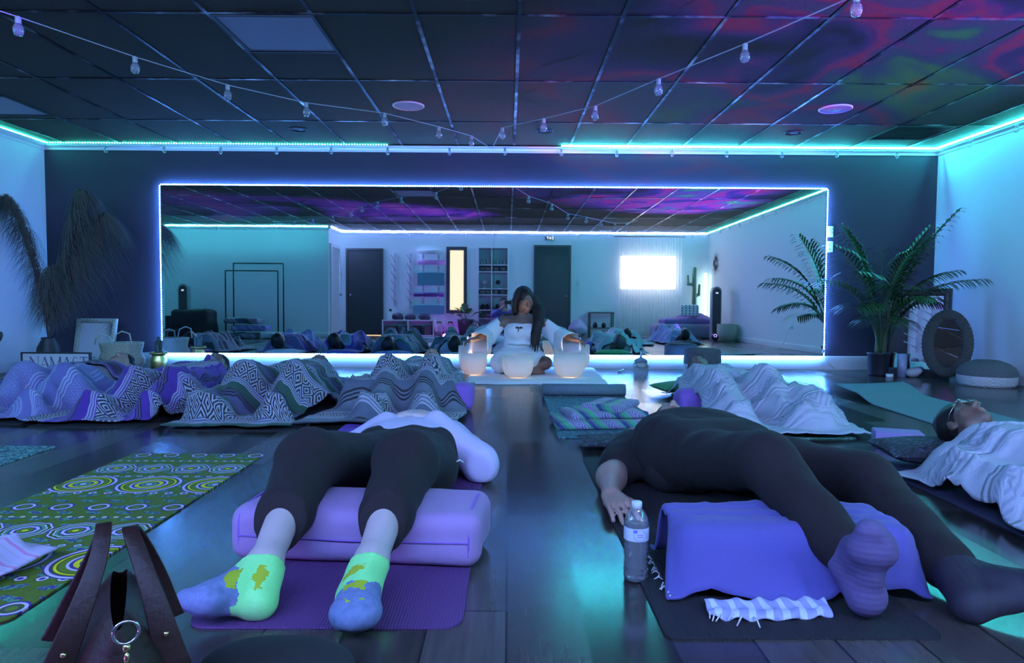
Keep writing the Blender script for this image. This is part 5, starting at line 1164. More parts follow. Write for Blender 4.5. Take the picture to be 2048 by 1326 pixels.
capsC = [(a, b, r0+.016, r1+.016) for a, b, r0, r1 in person_c() if a[1] < 2.93 and b[1] < 2.97]
drape('blanket', 'white embossed blanket over the person with glasses at the right edge', 'blanket', ((1.70, 2.95), (2.62, 3.0), (2.75, 1.3), (1.80, 1.3)), capsC+[(np.array((2.0, 2.86, .16)), np.array((2.25, 2.86, .16)), .07, .07)], SER_WHITE, du=.015, slope=1.3, fold=.022, seed=4, fold_dir=1.9, edge=.035, boxes=((1.8, 2.1, 2.35, 2.75, .16),), off=.015)
# ---------------------------------------------------------------- sleepers under blankets
def shift_caps(caps, ymax): return caps
_, cE = lying('person', 'person under grey diamond blanket lying at center with knees raised', -.69, 5.32, 6.18, SKIN_MID, HAIR, GREYCLOTH, BLACKCLOTH, knee=(0, .285), knee_y=4.78, foot_y=4.34, splay=.15, hz=.215, tilt=.25)
drape('blanket', 'grey blanket with black diamond bands over raised knees at center', 'blanket', ((-1.25, 4.06), (-.31, 4.06), (-.33, 5.98), (-1.09, 5.96)), shift_caps(cE, 6.0), SER_GREY, boxes=((-1.10, -.36, 4.56, 4.84, .20),), seed=1, fold=.016, fold_dir=1.3, slope=2.0, edge=.03)
_, cF = lying('person', 'person under green grey diamond blanket, second sleeper left of the aisle', -1.62, 5.02, 5.80, SKIN_TAN, HAIR, GREYCLOTH, BLACKCLOTH, knee=(0, .265), knee_y=4.62, foot_y=4.26, splay=.17, hz=.19, tilt=.2, turn=.2)
drape('blanket', 'green grey blanket with diamond bands over the second sleeper from the aisle', 'blanket', ((-2.04, 3.97), (-1.30, 3.95), (-1.20, 5.66), (-1.96, 5.70)), shift_caps(cF, 5.68)+[(np.array((-1.9, 4.2, .1)), np.array((-1.85, 4.6, .1)), .08, .08)], SER_GREEN, seed=2, fold=.02, fold_dir=.9, slope=1.6, edge=.035)
_, cG = lying('person', 'person under purple diamond blanket, third sleeper left of the aisle', -2.40, 4.95, 5.60, SKIN_TAN, HAIR, GREYCLOTH, BLACKCLOTH, knee=(0, .21), knee_y=4.60, foot_y=4.34, splay=.14, hz=.215, tilt=.25)
drape('blanket', 'purple blanket with one diamond band over the third sleeper from the aisle', 'blanket', ((-2.92, 4.10), (-2.13, 4.06), (-2.04, 5.46), (-2.70, 5.50)), shift_caps(cG, 5.48), SER_PURPLE, uvrot=True, seed=3, fold=.022, fold_dir=2.2, slope=1.5, edge=.04)
_, cH = lying('person', 'person under periwinkle striped blanket, fourth sleeper left of the aisle', -3.18, 4.95, 5.60, SKIN_MID, HAIR, GREYCLOTH, BLACKCLOTH, knee=(0, .23), knee_y=4.66, foot_y=4.40, splay=.14, hz=.215, tilt=.25)
drape('blanket', 'periwinkle blanket with pale stripes over the fourth sleeper from the aisle', 'blanket', ((-3.82, 4.14), (-2.88, 4.12), (-2.80, 5.02), (-3.62, 5.06)), shift_caps(cH, 5.06), SER_BLUE, seed=5, fold=.016, fold_dir=.7, slope=1.5, edge=.03, uvrot=True)
o = drape('blanket', 'dark plum tasselled blanket over the chest of the fourth sleeper', 'blanket', ((-3.64, 5.12), (-2.80, 5.10), (-2.84, 5.46), (-3.56, 5.48)), [c for c in cH if min(c[0][1], c[1][1]) > 4.9 and max(c[0][1], c[1][1]) < 5.48], SER_DARK, seed=6, fold=.02, fold_dir=1.7, slope=1.6, edge=.02)
_, cI = lying('person', 'person under dark geometric blanket, leftmost sleeper by the cactus', -4.42, 4.95, 5.53, SKIN_MID, HAIR, GREYCLOTH, BLACKCLOTH, knee=(0, .19), knee_y=4.66, foot_y=4.40, hz=.215, tilt=.25)
drape('blanket', 'dark geometric blanket at the far left edge beside the cactus', 'blanket', ((-4.9, 4.14), (-3.95, 4.14), (-3.92, 5.42), (-4.82, 5.42)), shift_caps(cI, 5.4), serape('black_white_geometric_serape', (.03, .03, .04), K, (.34, .36, .44), ((.3, .32, .4), (.3, .32, .4)), .36, 7), seed=7, fold=.018, slope=1.6, edge=.03)
_, cD = lying('person', 'person under white embossed blanket lying right of the aisle, green cushion', 1.56, 4.86, 5.52, SKIN_TAN, HAIR_G, GREYCLOTH, BLACKCLOTH, knee=(0, .235), knee_y=4.48, foot_y=4.08, splay=.17, hz=.215, tilt=.2, turn=-.25)
drape('blanket', 'white embossed blanket over the sleeper right of the aisle', 'blanket', ((1.25, 3.76), (2.06, 3.78), (2.04, 5.28), (1.24, 5.36)), shift_caps(cD, 5.4)+[(np.array((1.85, 4.0, .12)), np.array((1.84, 4.3, .14)), .08, .08)], SER_WHITE, seed=9, boxes=((1.36, 1.96, 4.56, 4.80, .175),), fold=.03, fold_dir=.8, slope=1.5, edge=.03)
_, cK = lying('person', 'person on dark cushion under a white blanket, seen only in the mirror', 3.25, 1.75, 2.55, SKIN_MID, HAIR, GREYCLOTH, BLACKCLOTH, knee=(0, .27), knee_y=1.3, foot_y=.95, hz=.215, tilt=.25)
drape('blanket', 'pale blanket over the mirror only sleeper near the right wall', 'blanket', ((2.86, .8), (3.7, .8), (3.66, 2.4), (2.88, 2.4)), shift_caps(cK, 2.4), SER_BLUE, seed=11, fold=.018, slope=1.6)
cushion('dark cushion under the mirror only sleeper', (3.25, 2.64, .05), (.26, .15, .04), PILLOWDARK, .1)
# folded striped blanket on the aisle mat, striped corner on the mandala mat
fb = thing('folded_blanket', 'folded green navy and white striped blanket on the flecked mat', 'blanket', (.58, 4.25, 0))
for i, (c, hx, hy, z, r) in enumerate((((.57, 4.16), .29, .17, .03, .12), ((.60, 4.22), .25, .15, .075, .2), ((.66, 4.30), .13, .2, .105, -.5))):
    ca, sa = math.cos(r), math.sin(r); s = SDF((.1, 3.85, -.01), (1.1, 4.65, .2), .010); s.rbox((*c, z), (hx, hy, .024), .022, (np.array((ca, sa, 0)), np.array((-sa, ca, 0)), np.array((0, 0, 1.)))); s.wrinkle(.006, 18, i+3); s.plane((0, 0, .0085), (0, 0, -1)); V_, Q_ = s.mesh()
    mesh_obj('fold', V_, Q_, SER_FOLD, fb, True, uv=np.stack([(V_[:, 0]-.57)*ca+(V_[:, 1]-4.2)*sa+V_[:, 2], (V_[:, 1]-4.2)*ca+V_[:, 2]], 1))
drape('blanket', 'pink and white striped blanket corner on the near end of the mandala mat', 'blanket', ((-1.83, 1.68), (-1.355, 1.72), (-1.345, 1.98), (-1.83, 2.10)), [], SER_PINK, boxes=((-1.78, -1.43, 1.80, 1.98, .06),), du=.014, seed=13, fold=.022, edge=.02, floor=.016, slope=.9)
# ---------------------------------------------------------------- the singing bowl player and her things
LX, LY = .145, 6.85
def lady():
    s = SDF((-.62, 6.2, -.02), (.9, 7.25, 1.0), .007); R = SKIN_TAN
    pel, wai, che, nec = (LX-.01, LY+.12, .13), (LX-.01, LY+.10, .30), (LX-.005, LY+.06, .49), (LX, LY+.05, .62)
    torso_sdf(s, pel, wai, che, nec, .165, .095, (1, 0, 0), k=.05, hip=1.15); s.cap((LX-.17, LY+.06, .545), (LX+.17, LY+.06, .545), .055, .055, .06)
    for e in (-1, 1): s.ell((LX+e*.075, LY-.03, .45), (.065, .06, .065), k=.04)
    hc = np.array((LX+.02, LY-.0, .765)); fw = (.38, -.86, -.28); up = (.0, -.30, 1); s.cap(nec, hc-np.array((0, -.02, .06)), .05, .05, .03); q = head_sdf(s, hc, fw, up, k=.016)
    AR = {-1: ((LX-.185, LY+.05, .54), (LX-.36, LY-.02, .42), (-.30, LY-.20, .385)), 1: ((LX+.185, LY+.05, .54), (LX+.37, LY-.02, .42), (.63, LY-.20, .385))}
    for e, a in AR.items(): limb(s, *a, .05, .04, .026)
    hand_sdf(s, AR[-1][2], (-.8, -.5, -.15), (-.2, .2, 1), thumb=1, curl=.6, sc=.95); hand_sdf(s, AR[1][2], (.8, -.5, -.15), (.2, .2, 1), thumb=-1, curl=.6, sc=.95)
    for e in (-1, 1):
        hp, kn, an = (LX+e*.1, LY+.08, .11), (LX+e*.225, LY-.14, .14), (LX-e*.05, LY-.19, .065); limb(s, hp, kn, an, .085, .062, .04); foot_sdf(s, an, (an[0]-e*.16, LY-.17, .05), (an[0]+e*.02, LY-.19, .05), side=(0, .4, .9), toes=True)
    s.plane((0, 0, .034), (0, 0, -1)); o = s.build('person', [R, LIPS], None, lips_pick(q)); tag(o, 'seated woman in white off shoulder dress playing glowing bowls', 'person')
    # long straight hair: cap, back curtain and one heavy lock over her shoulder
    hs = SDF((LX-.35, LY-.35, .2), (LX+.4, LY+.4, 1.05), .007); f = unit(fw); u = np.array(up, float); u = unit(u-f*(u@f)); r = np.cross(f, u); A = (r, f, u)
    Q = lambda a, b, d: hc+r*a+f*b+u*d
    hs.ell(Q(0, -.022, .03), (.092, .105, .105), A, .01); hs.ell(Q(-.01, -.07, -.06), (.09, .07, .13), A, .05)
    hs.ell(Q(.01, .10, -.05), (.052, .075, .095), A, .015, 'sub'); hs.ell(Q(0, .07, -.15), (.07, .1, .08), A, .01, 'sub')
    for i in range(16):    # lock falling in front of her left shoulder
        w = i/15; x0 = LX+.045+.10*w-.02; y0 = LY-.03-.02*math.sin(w*PI); e_ = .29+.05*math.sin(i*2.3)
        x0 = LX+.115+.07*w; p = [(LX+.045+.06*w, LY+.01+.04*w, .855-.045*w), (LX+.112+.03*w, LY+.0+.03*w, .76), (x0+.012, y0+.0, .66), (x0+.01, y0-.05, .54), (x0-.015, y0-.085, .43), (x0-.035+.012*math.sin(i), y0-.09, e_)]
        for a, b_, ra, rb in zip(p[:-1], p[1:], (.022, .026, .024, .021, .016), (.026, .024, .021, .016, .004)): hs.cap(a, b_, ra, rb, .006)
    for i in range(10):    # hair on her right side and down the back
        w = i/9; x0 = LX-.075+.05*w; p = [(LX-.03, LY-.045+.09*w, .85), (LX-.072, LY-.05+.11*w, .76), (LX-.078, LY-.02+.10*w, .66), (LX-.06, LY+.10+.05*w, .57), (LX-.04+.05*w, LY+.19, .42)]
        for a, b_, ra in zip(p[:-1], p[1:], (.026, .027, .026, .022)): hs.cap(a, b_, ra, ra*.9, .008)
    hs.wrinkle(.0025, 70, 3, (2, 2, .15)); hs.build('long_hair', HAIR, o)
    # dress: bodice, waist seam, flared skirt over her lap, wide bell sleeves
    d = SDF((-.55, 6.2, -.02), (.85, 7.3, .72), .009)
    torso_sdf(d, (LX-.01, LY+.12, .16), wai, (LX-.005, LY+.055, .46), (LX, LY+.055, .47), .182, .108, (1, 0, 0), k=.05)
    for e in (-1, 1): d.ell((LX+e*.075, LY-.035, .45), (.078, .072, .072), k=.04)
    d.plane((0, LY, .515), (0, .25, 1)); d.ell((LX-.02, LY+.0, .16), (.27, .20, .135), k=.06); d.ell((LX-.18, LY-.10, .14), (.14, .15, .11), k=.06); d.ell((LX+.08, LY-.08, .155), (.14, .15, .11), k=.06); d.wrinkle(.006, 30, 6, (1, 1, .35)); d.plane((0, 0, .036), (0, 0, -1)); d.build('dress', DRESS, o)
    d = MB().tube([(LX-.15+.30*i/14, LY-.055-.055*math.sin(PI*i/14), .325+.004*math.sin(i)) for i in range(15)], .008, 6); lab(d.build('waist_seam', DRESS, o), 'gathered waist seam')
    d = MB()
    for sx in (-1, 1): d.ell((LX-.035+sx*.018, LY-.105, .487), (.018, .006, .011))
    d.tube([(LX-.035, LY-.106, .485), (LX-.04, LY-.112, .465), (LX-.045, LY-.11, .448)], .004, 5); lab(d.build('bow', BLACK, o), 'small dark bow at the neckline')
    for e, a in AR.items():
        a = [np.array(p) for p in a]; n = 18; V = []; m = 26; up0 = a[0]+(a[1]-a[0])*.22
        path = [up0, a[1]*.55+up0*.45, a[1], a[1]*.5+a[2]*.5, a[2]*.99+a[1]*.01]
        rad = [.068, .085, .115, .150, .18]
        for i in range(n+1):
            t = i/n*(len(path)-1); k = min(int(t), len(path)-2); w = t-k; c = path[k]*(1-w)+path[k+1]*w; rr = rad[k]*(1-w)+rad[k+1]*w; ax = unit(path[k+1]-path[k])
            side = unit(np.cross(ax, (0, 0, 1))); dn = np.cross(ax, side); dn = dn if dn[2] < 0 else -dn
            for j in range(m):
                th = 2*PI*j/m; fl = 1+.07*math.sin(j*5*PI*2/m*1.0+i*.35)*i/n; b_ = math.cos(th); rv = (.062 if b_ > 0 else rr*1.55*(.35+.65*i/n)) if True else rr
                low = rr*1.25*max(0, -b_)*(i/n)**.8; V.append(c+side*math.sin(th)*rr*.62*fl-dn*b_*(.055+.012*(1-i/n))*(1 if b_ > 0 else .9)+dn*low*fl)
        Qd = [(i*m+j, i*m+(j+1) % m, (i+1)*m+(j+1) % m, (i+1)*m+j) for i in range(n) for j in range(m)]
        mesh_obj('sleeve', np.array(V), np.array(Qd), DRESS, o, True, solid=.003)
    return AR
AR = lady()
rug = MB(); n = 60
def sheepskin():
    V = []; x0, x1, y0, y1 = -.40, .93, 6.10, 7.40; nu, nv = 90, 80
    for j in range(nv+1):
        for i in range(nu+1):
            u, v = i/nu, j/nv; e = min(min(u, 1-u)*(x1-x0), min(v, 1-v)*(y1-y0)); z = .028*min(1, (e/.03))**.5; wob = .018*math.sin(u*17+v*3)+.012*math.sin(v*23+u*5)
            x = x0+(x1-x0)*u+(wob if u in (0, 1) else wob*max(0, 1-e/.06)); y = y0+(y1-y0)*v+wob*max(0, 1-e/.06)
            V.append((x, y, .002+z+(.004*(vnoise(np.array([u*30]), np.array([v*30]), 1.0, 4)[0]-.5) if e > .02 else 0)))
    Q = [(j*(nu+1)+i, j*(nu+1)+i+1, (j+1)*(nu+1)+i+1, (j+1)*(nu+1)+i) for j in range(nv) for i in range(nu)]
    tag(mesh_obj('sheepskin_rug', V, Q, RUGM, None, True), 'white fluffy rug under the woman and her bowls', 'rug')
sheepskin()
PUCK = emit('warm_bowl_light', (1, .66, .42), BOWL)
def bowl(x, y, r, h, label):
    t = thing('singing_bowl', label, 'singing bowl', (x, y, .035)); z = .036
    pr = [(0, .0), (r*.55, .002), (r*.82, .025), (r*.95, .07), (r, .12), (r, h), (r*.965, h), (r*.955, .12), (r*.9, .075), (r*.78, .034), (r*.5, .014), (0, .012)]
    MB().lathe((x, y, z), pr, 40).build('bowl', QUARTZ, t); MB().lathe((x, y, z), [(0, .018), (.04, .018), (.045, .024), (.045, .034), (.03, .04), (0, .04)], 18).build('light_puck', PUCK, t)
bowl(-.335, 6.60, .132, .215, 'glowing white singing bowl at the left front of the rug')
bowl(.095, 6.40, .150, .215, 'glowing white singing bowl at the center front of the rug'); bowl(.585, 6.46, .150, .22, 'glowing white singing bowl at the right front of the rug')
bowl(-.37, 7.14, .15, .24, 'larger white singing bowl behind the left bowl'); bowl(.70, 7.12, .16, .26, 'larger white singing bowl behind the right bowl')
for e, lb in ((-1, 'pale mallet in her hand above the left bowl'), (1, 'pale mallet in her hand above the right bowl')):
    w = np.array(AR[e][2]); c = w+np.array((e*.07, -.06, -.03)); t = thing('mallet', lb, 'mallet', tuple(c)); MB().cyl(c+np.array((0, .01, .05)), c+np.array((e*.01, -.01, -.15)), .012, .014, 12).build('handle', plain('suede_mallet', (.5, .55, .65), .7), t); MB().ell(c+np.array((0, .01, .06)), (.018, .018, .018)).build('tip', BLACK, t)
# crystal bell with a stem, standing mouth down; small striker tube beside it
t = thing('crystal_bell', 'clear handled crystal bell standing mouth down by the baseboard', 'bell', (1.42, 7.22, 0)); MB().lathe((1.42, 7.22, .001), [(.082, 0), (.082, .09), (.07, .125), (.04, .142), (.016, .15), (.014, .16), (.014, .25), (.0, .255)], 26).build('bowl', GLASS, t); 
tag(MB().cyl((1.16, 7.10, .014), (1.22, 7.16, .03), .012, n=10).build('striker', CHROME), 'short silver striker tube lying on the floor right of the rug', 'striker')
# ---------------------------------------------------------------- left decorations
def plume(par, base, path, lens, seed, n=420, w=.006, lean=(0, 0, -1)):
    """feathery pampas plume: many thin drooping strands off a curved spine"""
    r = random.Random(seed); path = [Vector(p) for p in path]; vs = []; fs = []; m = len(path)-1
    for i in range(n):
        t = r.random()**.8*m; k = min(int(t), m-1); u = t-k; p = path[k].lerp(path[k+1], u); tf = t/m; L = lens*(.35+.65*math.sin(PI*min(1, .15+tf*.8)))*r.uniform(.6, 1.15); tan = (path[k+1]-path[k]).normalized()
        a = r.uniform(0, 2*PI); o = Vector((math.cos(a), math.sin(a)*.7, .1)); d = (tan*.9+o*.5+Vector(lean)*.1).normalized(); q = [p]; v = d*L/6
        for j in range(6): q.append(q[-1]+v); v = (v+Vector(lean)*L*.075+Vector((r.gauss(0, .004), r.gauss(0, .004), 0))); v *= .97
        s = d.cross(Vector((0, 0, 1))); s = s.normalized() if s.length > .01 else Vector((1, 0, 0)); b0 = len(vs)
        for j, c in enumerate(q): ww = w*(1-j/6.5)*(.5+r.random()*.5); vs += [c-s*ww, c+s*ww]
        for j in range(6): fs.append((b0+2*j, b0+2*j+1, b0+2*j+3, b0+2*j+2))
    vs = [(max(p[0], X_LEFT+.02), min(p[1], Y_FRONT-.03), p[2]) for p in vs]; MB().add(vs, fs).build('plume', PAMPAS, par); MB().tube([base]+path, [.008]+[.006]*m+[.002], 6).build('stem', PAMPAS, par)
pg = thing('pampas_grass', 'tall dark dried pampas plumes in the far left corner', 'pampas grass', (-4.62, 6.85, 0))
MB().lathe((-4.62, 6.85, 0), [(0, 0), (.09, 0), (.12, .12), (.10, .26), (.06, .34), (.065, .36), (.05, .36), (.05, .3), (0, .28)], 20).build('vase', BLACK, pg)
plume(pg, (-4.62, 6.85, .34), [(-4.64, 6.85, .55), (-4.70, 6.84, .95), (-4.80, 6.83, 1.35), (-4.90, 6.82, 1.62), (-4.965, 6.81, 1.74)], .36, 3, 2200, w=.0045)
plume(pg, (-4.62, 6.86, .34), [(-4.60, 6.87, .5), (-4.50, 6.90, .95), (-4.40, 6.93, 1.4), (-4.33, 6.95, 1.7), (-4.30, 6.95, 1.80)], .5, 5, 2600, w=.0045, lean=(.10, 0, -1.15))
plume(pg, (-4.62, 6.86, .34), [(-4.56, 6.88, .5), (-4.44, 6.92, .9), (-4.30, 6.95, 1.25), (-4.18, 6.97, 1.5), (-4.10, 6.97, 1.58)], .5, 8, 2200, w=.0045, lean=(.13, 0, -1.15))
plume(pg, (-4.62, 6.86, .34), [(-4.60, 6.82, .45), (-4.60, 6.80, .7), (-4.58, 6.80, .9), (-4.52, 6.80, 1.05)], .4, 9, 1500, w=.0045, lean=(-.03, 0, -1.1))
def framed_mirror(label, c, right, up, w, h, fw, mat, depth=.03, relief=True):
    """c = bottom centre; right / up = axes of the frame"""
    M = frame_basis(c, right, up); t = thing('framed_mirror', label, 'mirror', c); b = MB(); W2, Hh = w/2, h
    prof = [(0, 0), (.0, depth*.7), (.012, depth), (fw*.35, depth*.65), (fw*.7, depth), (fw-.006, depth*.5), (fw, .008)]
    cor = [(-W2, 0), (W2, 0), (W2, Hh), (-W2, Hh)]; dirs = [(1, 1), (-1, 1), (-1, -1), (1, -1)]; vs = []; n = len(prof)
    for (x, y), (dx, dy) in zip(cor, dirs): vs += [(x+dx*a, y+dy*a, z) for a, z in prof]
    fs = [(k*n+i, ((k+1) % 4)*n+i, ((k+1) % 4)*n+i+1, k*n+i+1) for k in range(4) for i in range(n-1)]; b.add(vs, fs)
    b.add([(x, y, 0) for x, y in cor], [(3, 2, 1, 0)])
    b.xf(M); b.build('frame', mat, t, False)
    if relief:
        b = MB(); r = random.Random(3)
        for k in range(4):
            (x0, y0), (x1, y1) = cor[k], cor[(k+1) % 4]; L = math.hypot(x1-x0, y1-y0); nn = int(L/.035); d = ((x1-x0)/L, (y1-y0)/L); nrm = (-d[1], d[0])
            for i in range(1, nn): a = L*i/nn; b.ell((x0+d[0]*a+nrm[0]*fw*.4, y0+d[1]*a+nrm[1]*fw*.4, depth*.75), (.011, .011, .008*(.6+r.random())), 8, 5)
        b.xf(M).build('carving', mat, t)
    g = MB().add([(-W2+fw, fw, .008), (W2-fw, fw, .008), (W2-fw, Hh-fw, .008), (-W2+fw, Hh-fw, .008)], [(0, 1, 2, 3)]); g.xf(M).build('glass', MIRROR, t, False); return t
WASH = plain('whitewashed_frame', (.45, .5, .42), .6, nz=.4, bump=.4, scale=40); ORN = plain('dark_carved_frame', (.07, .07, .075), .4, nz=.5, bump=.4, scale=60)
framed_mirror('whitewashed square mirror leaning on the dark wall behind the basket', (-4.44, 7.27, .001), (1, -.10, 0), (0, .20, 1), .46, .54, .05, WASH)
fo = framed_mirror('ornate dark framed mirror leaning across the far right corner', (4.19, 6.98, .001), (.809, -.588, 0), (.588*.054, .809*.054, 1), .64, .90, .075, ORN, .035)
# oval mirror in a thick woven ring
def oval(c, right, up, rx, ry, tube, label):
    M = frame_basis(c, right, up); t = thing('oval_mirror', label, 'mirror', c); vs = []; n, m = 320, 12
    for i in range(n):
        a = 2*PI*i/n; 
        for j in range(m):
            w = 2*PI*j/m; rr = tube*(1+.05*math.sin(a*54+w*1.0)); vs.append(((rx+rr*math.cos(w))*math.cos(a), (ry+rr*math.cos(w))*math.sin(a), rr*.7*math.sin(w)+tube*.7))
    fs = [(i*m+j, ((i+1) % n)*m+j, ((i+1) % n)*m+(j+1) % m, i*m+(j+1) % m) for i in range(n) for j in range(m)]; MB().add(vs, fs).xf(M).build('woven_ring', SEAGRASS_D, t)
    vs = [(0, 0, tube*.6)]+[(rx*math.cos(2*PI*i/48), ry*math.sin(2*PI*i/48), tube*.6) for i in range(48)]; MB().add(vs, [(0, 1+i, 1+(i+1) % 48) for i in range(48)]).xf(M).build('glass', MIRROR, t, False)
oval((4.33, 6.66, .352), (.83, -.56, 0), (.56*.2, .83*.2, 1), .165, .285, .052, 'oval mirror in a thick dark woven ring leaning before the ornate frame')
t = thing('belly_basket', 'seagrass belly basket with two loop handles by the dark wall', 'basket', (-3.97, 7.0, 0)); pr = [(0, 0), (.16, .0), (.21, .08), (.215, .13), (.19, .19), (.185, .20), (.20, .27), (.205, .30), (.195, .30), (.175, .2), (.19, .12), (.15, .015), (0, .012)]
MB().lathe((-3.97, 7.0, .001), pr, 34).build('body', SEAGRASS, t)
for sx, tl in ((-1, .0), (1, .03)): MB().tube([(-3.97+sx*.10-.085, 6.85, .29), (-3.97+sx*.10-.07, 6.84, .36+tl), (-3.97+sx*.10, 6.83, .395+tl), (-3.97+sx*.10+.07, 6.84, .37+tl), (-3.97+sx*.10+.085, 6.85, .29)], .007, 7).build('handle', plain('pale_rope', (.5, .52, .42), .8), t)
# welcome sign with serif capitals
def sign():
    cx, cy, w, h = -4.33, 6.52, .66, .235; t = thing('wooden_sign', 'white framed sign lettered NAMASTE standing on the floor', 'sign', (cx, cy, 0)); z0 = .002
    MB().box((cx-w/2+.012, cy, z0+.012), (cx+w/2-.012, cy+.02, z0+h-.012)).build('board', plain('white_board', (.62, .62, .66), .7), t, False)
    f = MB(); f.box((cx-w/2, cy-.01, z0), (cx+w/2, cy+.025, z0+.012)); f.box((cx-w/2, cy-.01, z0+h-.012), (cx+w/2, cy+.025, z0+h)); f.box((cx-w/2, cy-.01, z0+.012), (cx-w/2+.012, cy+.025, z0+h-.012)); f.box((cx+w/2-.012, cy-.01, z0+.012), (cx+w/2, cy+.025, z0+h-.012)); f.build('frame', plain('dark_sign_frame', (.03, .025, .03), .5), t, False)
    b = MB(); H_ = .115; y = cy-.0015
    def st(x0, z_0, x1, z_1, wd):
        dx, dz = x1-x0, z_1-z_0; L = math.hypot(dx, dz); nx, nz = -dz/L*wd/2, dx/L*wd/2; b.add([(x0+nx, y, z_0+nz), (x1+nx, y, z_1+nz), (x1-nx, y, z_1-nz), (x0-nx, y, z_0-nz)], [(0, 1, 2, 3)])
    def serif(x, z, wd=.022): st(x-wd/2, z, x+wd/2, z, .005)
    zb = z0+.075; zt = zb+H_; TN, TK = .0055, .016; x = cx-w/2+.085
    for ch in 'NAMASTE':
        if ch == 'N': W_ = .075; st(x, zb, x, zt, TN); st(x, zt, x+W_, zb, TK); st(x+W_, zb, x+W_, zt, TN); [serif(a, q) for a, q in ((x, zb), (x, zt), (x+W_, zt))]
        elif ch == 'A': W_ = .078; st(x, zb, x+W_*.5, zt, TN); st(x+W_*.5, zt, x+W_, zb, TK); st(x+W_*.2, zb+H_*.35, x+W_*.78, zb+H_*.35, TN); serif(x, zb); serif(x+W_, zb, .03)
        elif ch == 'M': W_ = .088; st(x, zb, x, zt, TN); st(x, zt, x+W_/2, zb, TK*.9); st(x+W_/2, zb, x+W_, zt, TN); st(x+W_, zt, x+W_, zb, TK); [serif(a, q) for a, q in ((x, zb), (x+W_, zb), (x, zt), (x+W_, zt))]
        elif ch == 'S':
            W_ = .048; P_ = [(W_*.5+W_*.46*math.cos(a), H_*.74+H_*.25*math.sin(a)) for a in [math.radians(q) for q in range(30, 271, 24)]]+[(W_*.5+W_*.48*math.cos(a), H_*.26+H_*.25*math.sin(a)) for a in [math.radians(q) for q in range(80, -151, -24)]]
            for i in range(len(P_)-1): st(x+P_[i][0], zb+P_[i][1], x+P_[i+1][0], zb+P_[i+1][1], .006+.010*math.exp(-((i-len(P_)/2)/4)**2))
        elif ch == 'T': W_ = .066; st(x, zt, x+W_, zt, TN*1.4); st(x+W_/2, zb, x+W_/2, zt, TK); serif(x+W_/2, zb, .03); st(x, zt, x, zt-.02, TN); st(x+W_, zt, x+W_, zt-.02, TN)
        else: W_ = .052; st(x, zb, x, zt, TK); [st(x, q, x+W_*k, q, TN*1.3) for q, k in ((zt, 1), (zb+H_*.5, .8), (zb, 1))]; st(x+W_, zt, x+W_, zt-.018, TN); st(x+W_, zb, x+W_, zb+.018, TN)
        x += W_+.022
    lab(b.build('lettering', plain('grey_violet_ink', (.16, .13, .26), .7), t, False), 'thin serif capitals reading NAMASTE')
sign()
t = thing('prickly_pear', 'dark prickly pear cactus at the left edge of the room', 'cactus', (-4.86, 6.35, 0)); b = SDF((-5.05, 6.2, -.02), (-4.6, 6.55, .55), .008); b.ell((-4.87, 6.36, .24), (.085, .03, .12), k=.02); b.ell((-4.93, 6.36, .36), (.05, .02, .07), k=.01); b.ell((-4.755, 6.36, .385), (.035, .018, .065), (np.array((.86, 0, -.5)), np.array((0, 1., 0)), np.array((.5, 0, .86))), k=.012); b.cap((-4.87, 6.36, .0), (-4.87, 6.36, .2), .03); b.plane((0, 0, .1), (0, 0, -1)); b.build('pads', plain('dark_cactus', (.03, .05, .045), .6), t); MB().lathe((-4.87, 6.36, 0), [(0, 0), (.08, 0), (.1, .12), (.085, .12), (0, .1)], 20).build('pot', BLACK, t)
t = thing('potted_cactus', 'finger cactus in a shiny brass pot below the mirror corner', 'cactus', (-3.62, 7.05, 0)); MB().lathe((-3.62, 7.05, .001), [(0, 0), (.055, 0), (.075, .03), (.08, .12), (.062, .16), (.064, .175), (.088, .18), (.088, .2), (.07, .2), (.06, .17), (0, .165)], 24).build('pot', BRASS, t)
b = SDF((-3.74, 6.93, .14), (-3.50, 7.17, .4), .006)
for dx, dy, hh in ((0, 0, .35), (-.03, .01, .30), (.032, .0, .31), (.0, -.03, .27), (.02, .03, .29)): b.cap((-3.62+dx*.7, 7.05+dy, .165), (-3.62+dx, 7.05+dy, hh), .019, .015, .004)
b.build('stems', plain('dark_finger_cactus', (.03, .06, .05), .5), t)
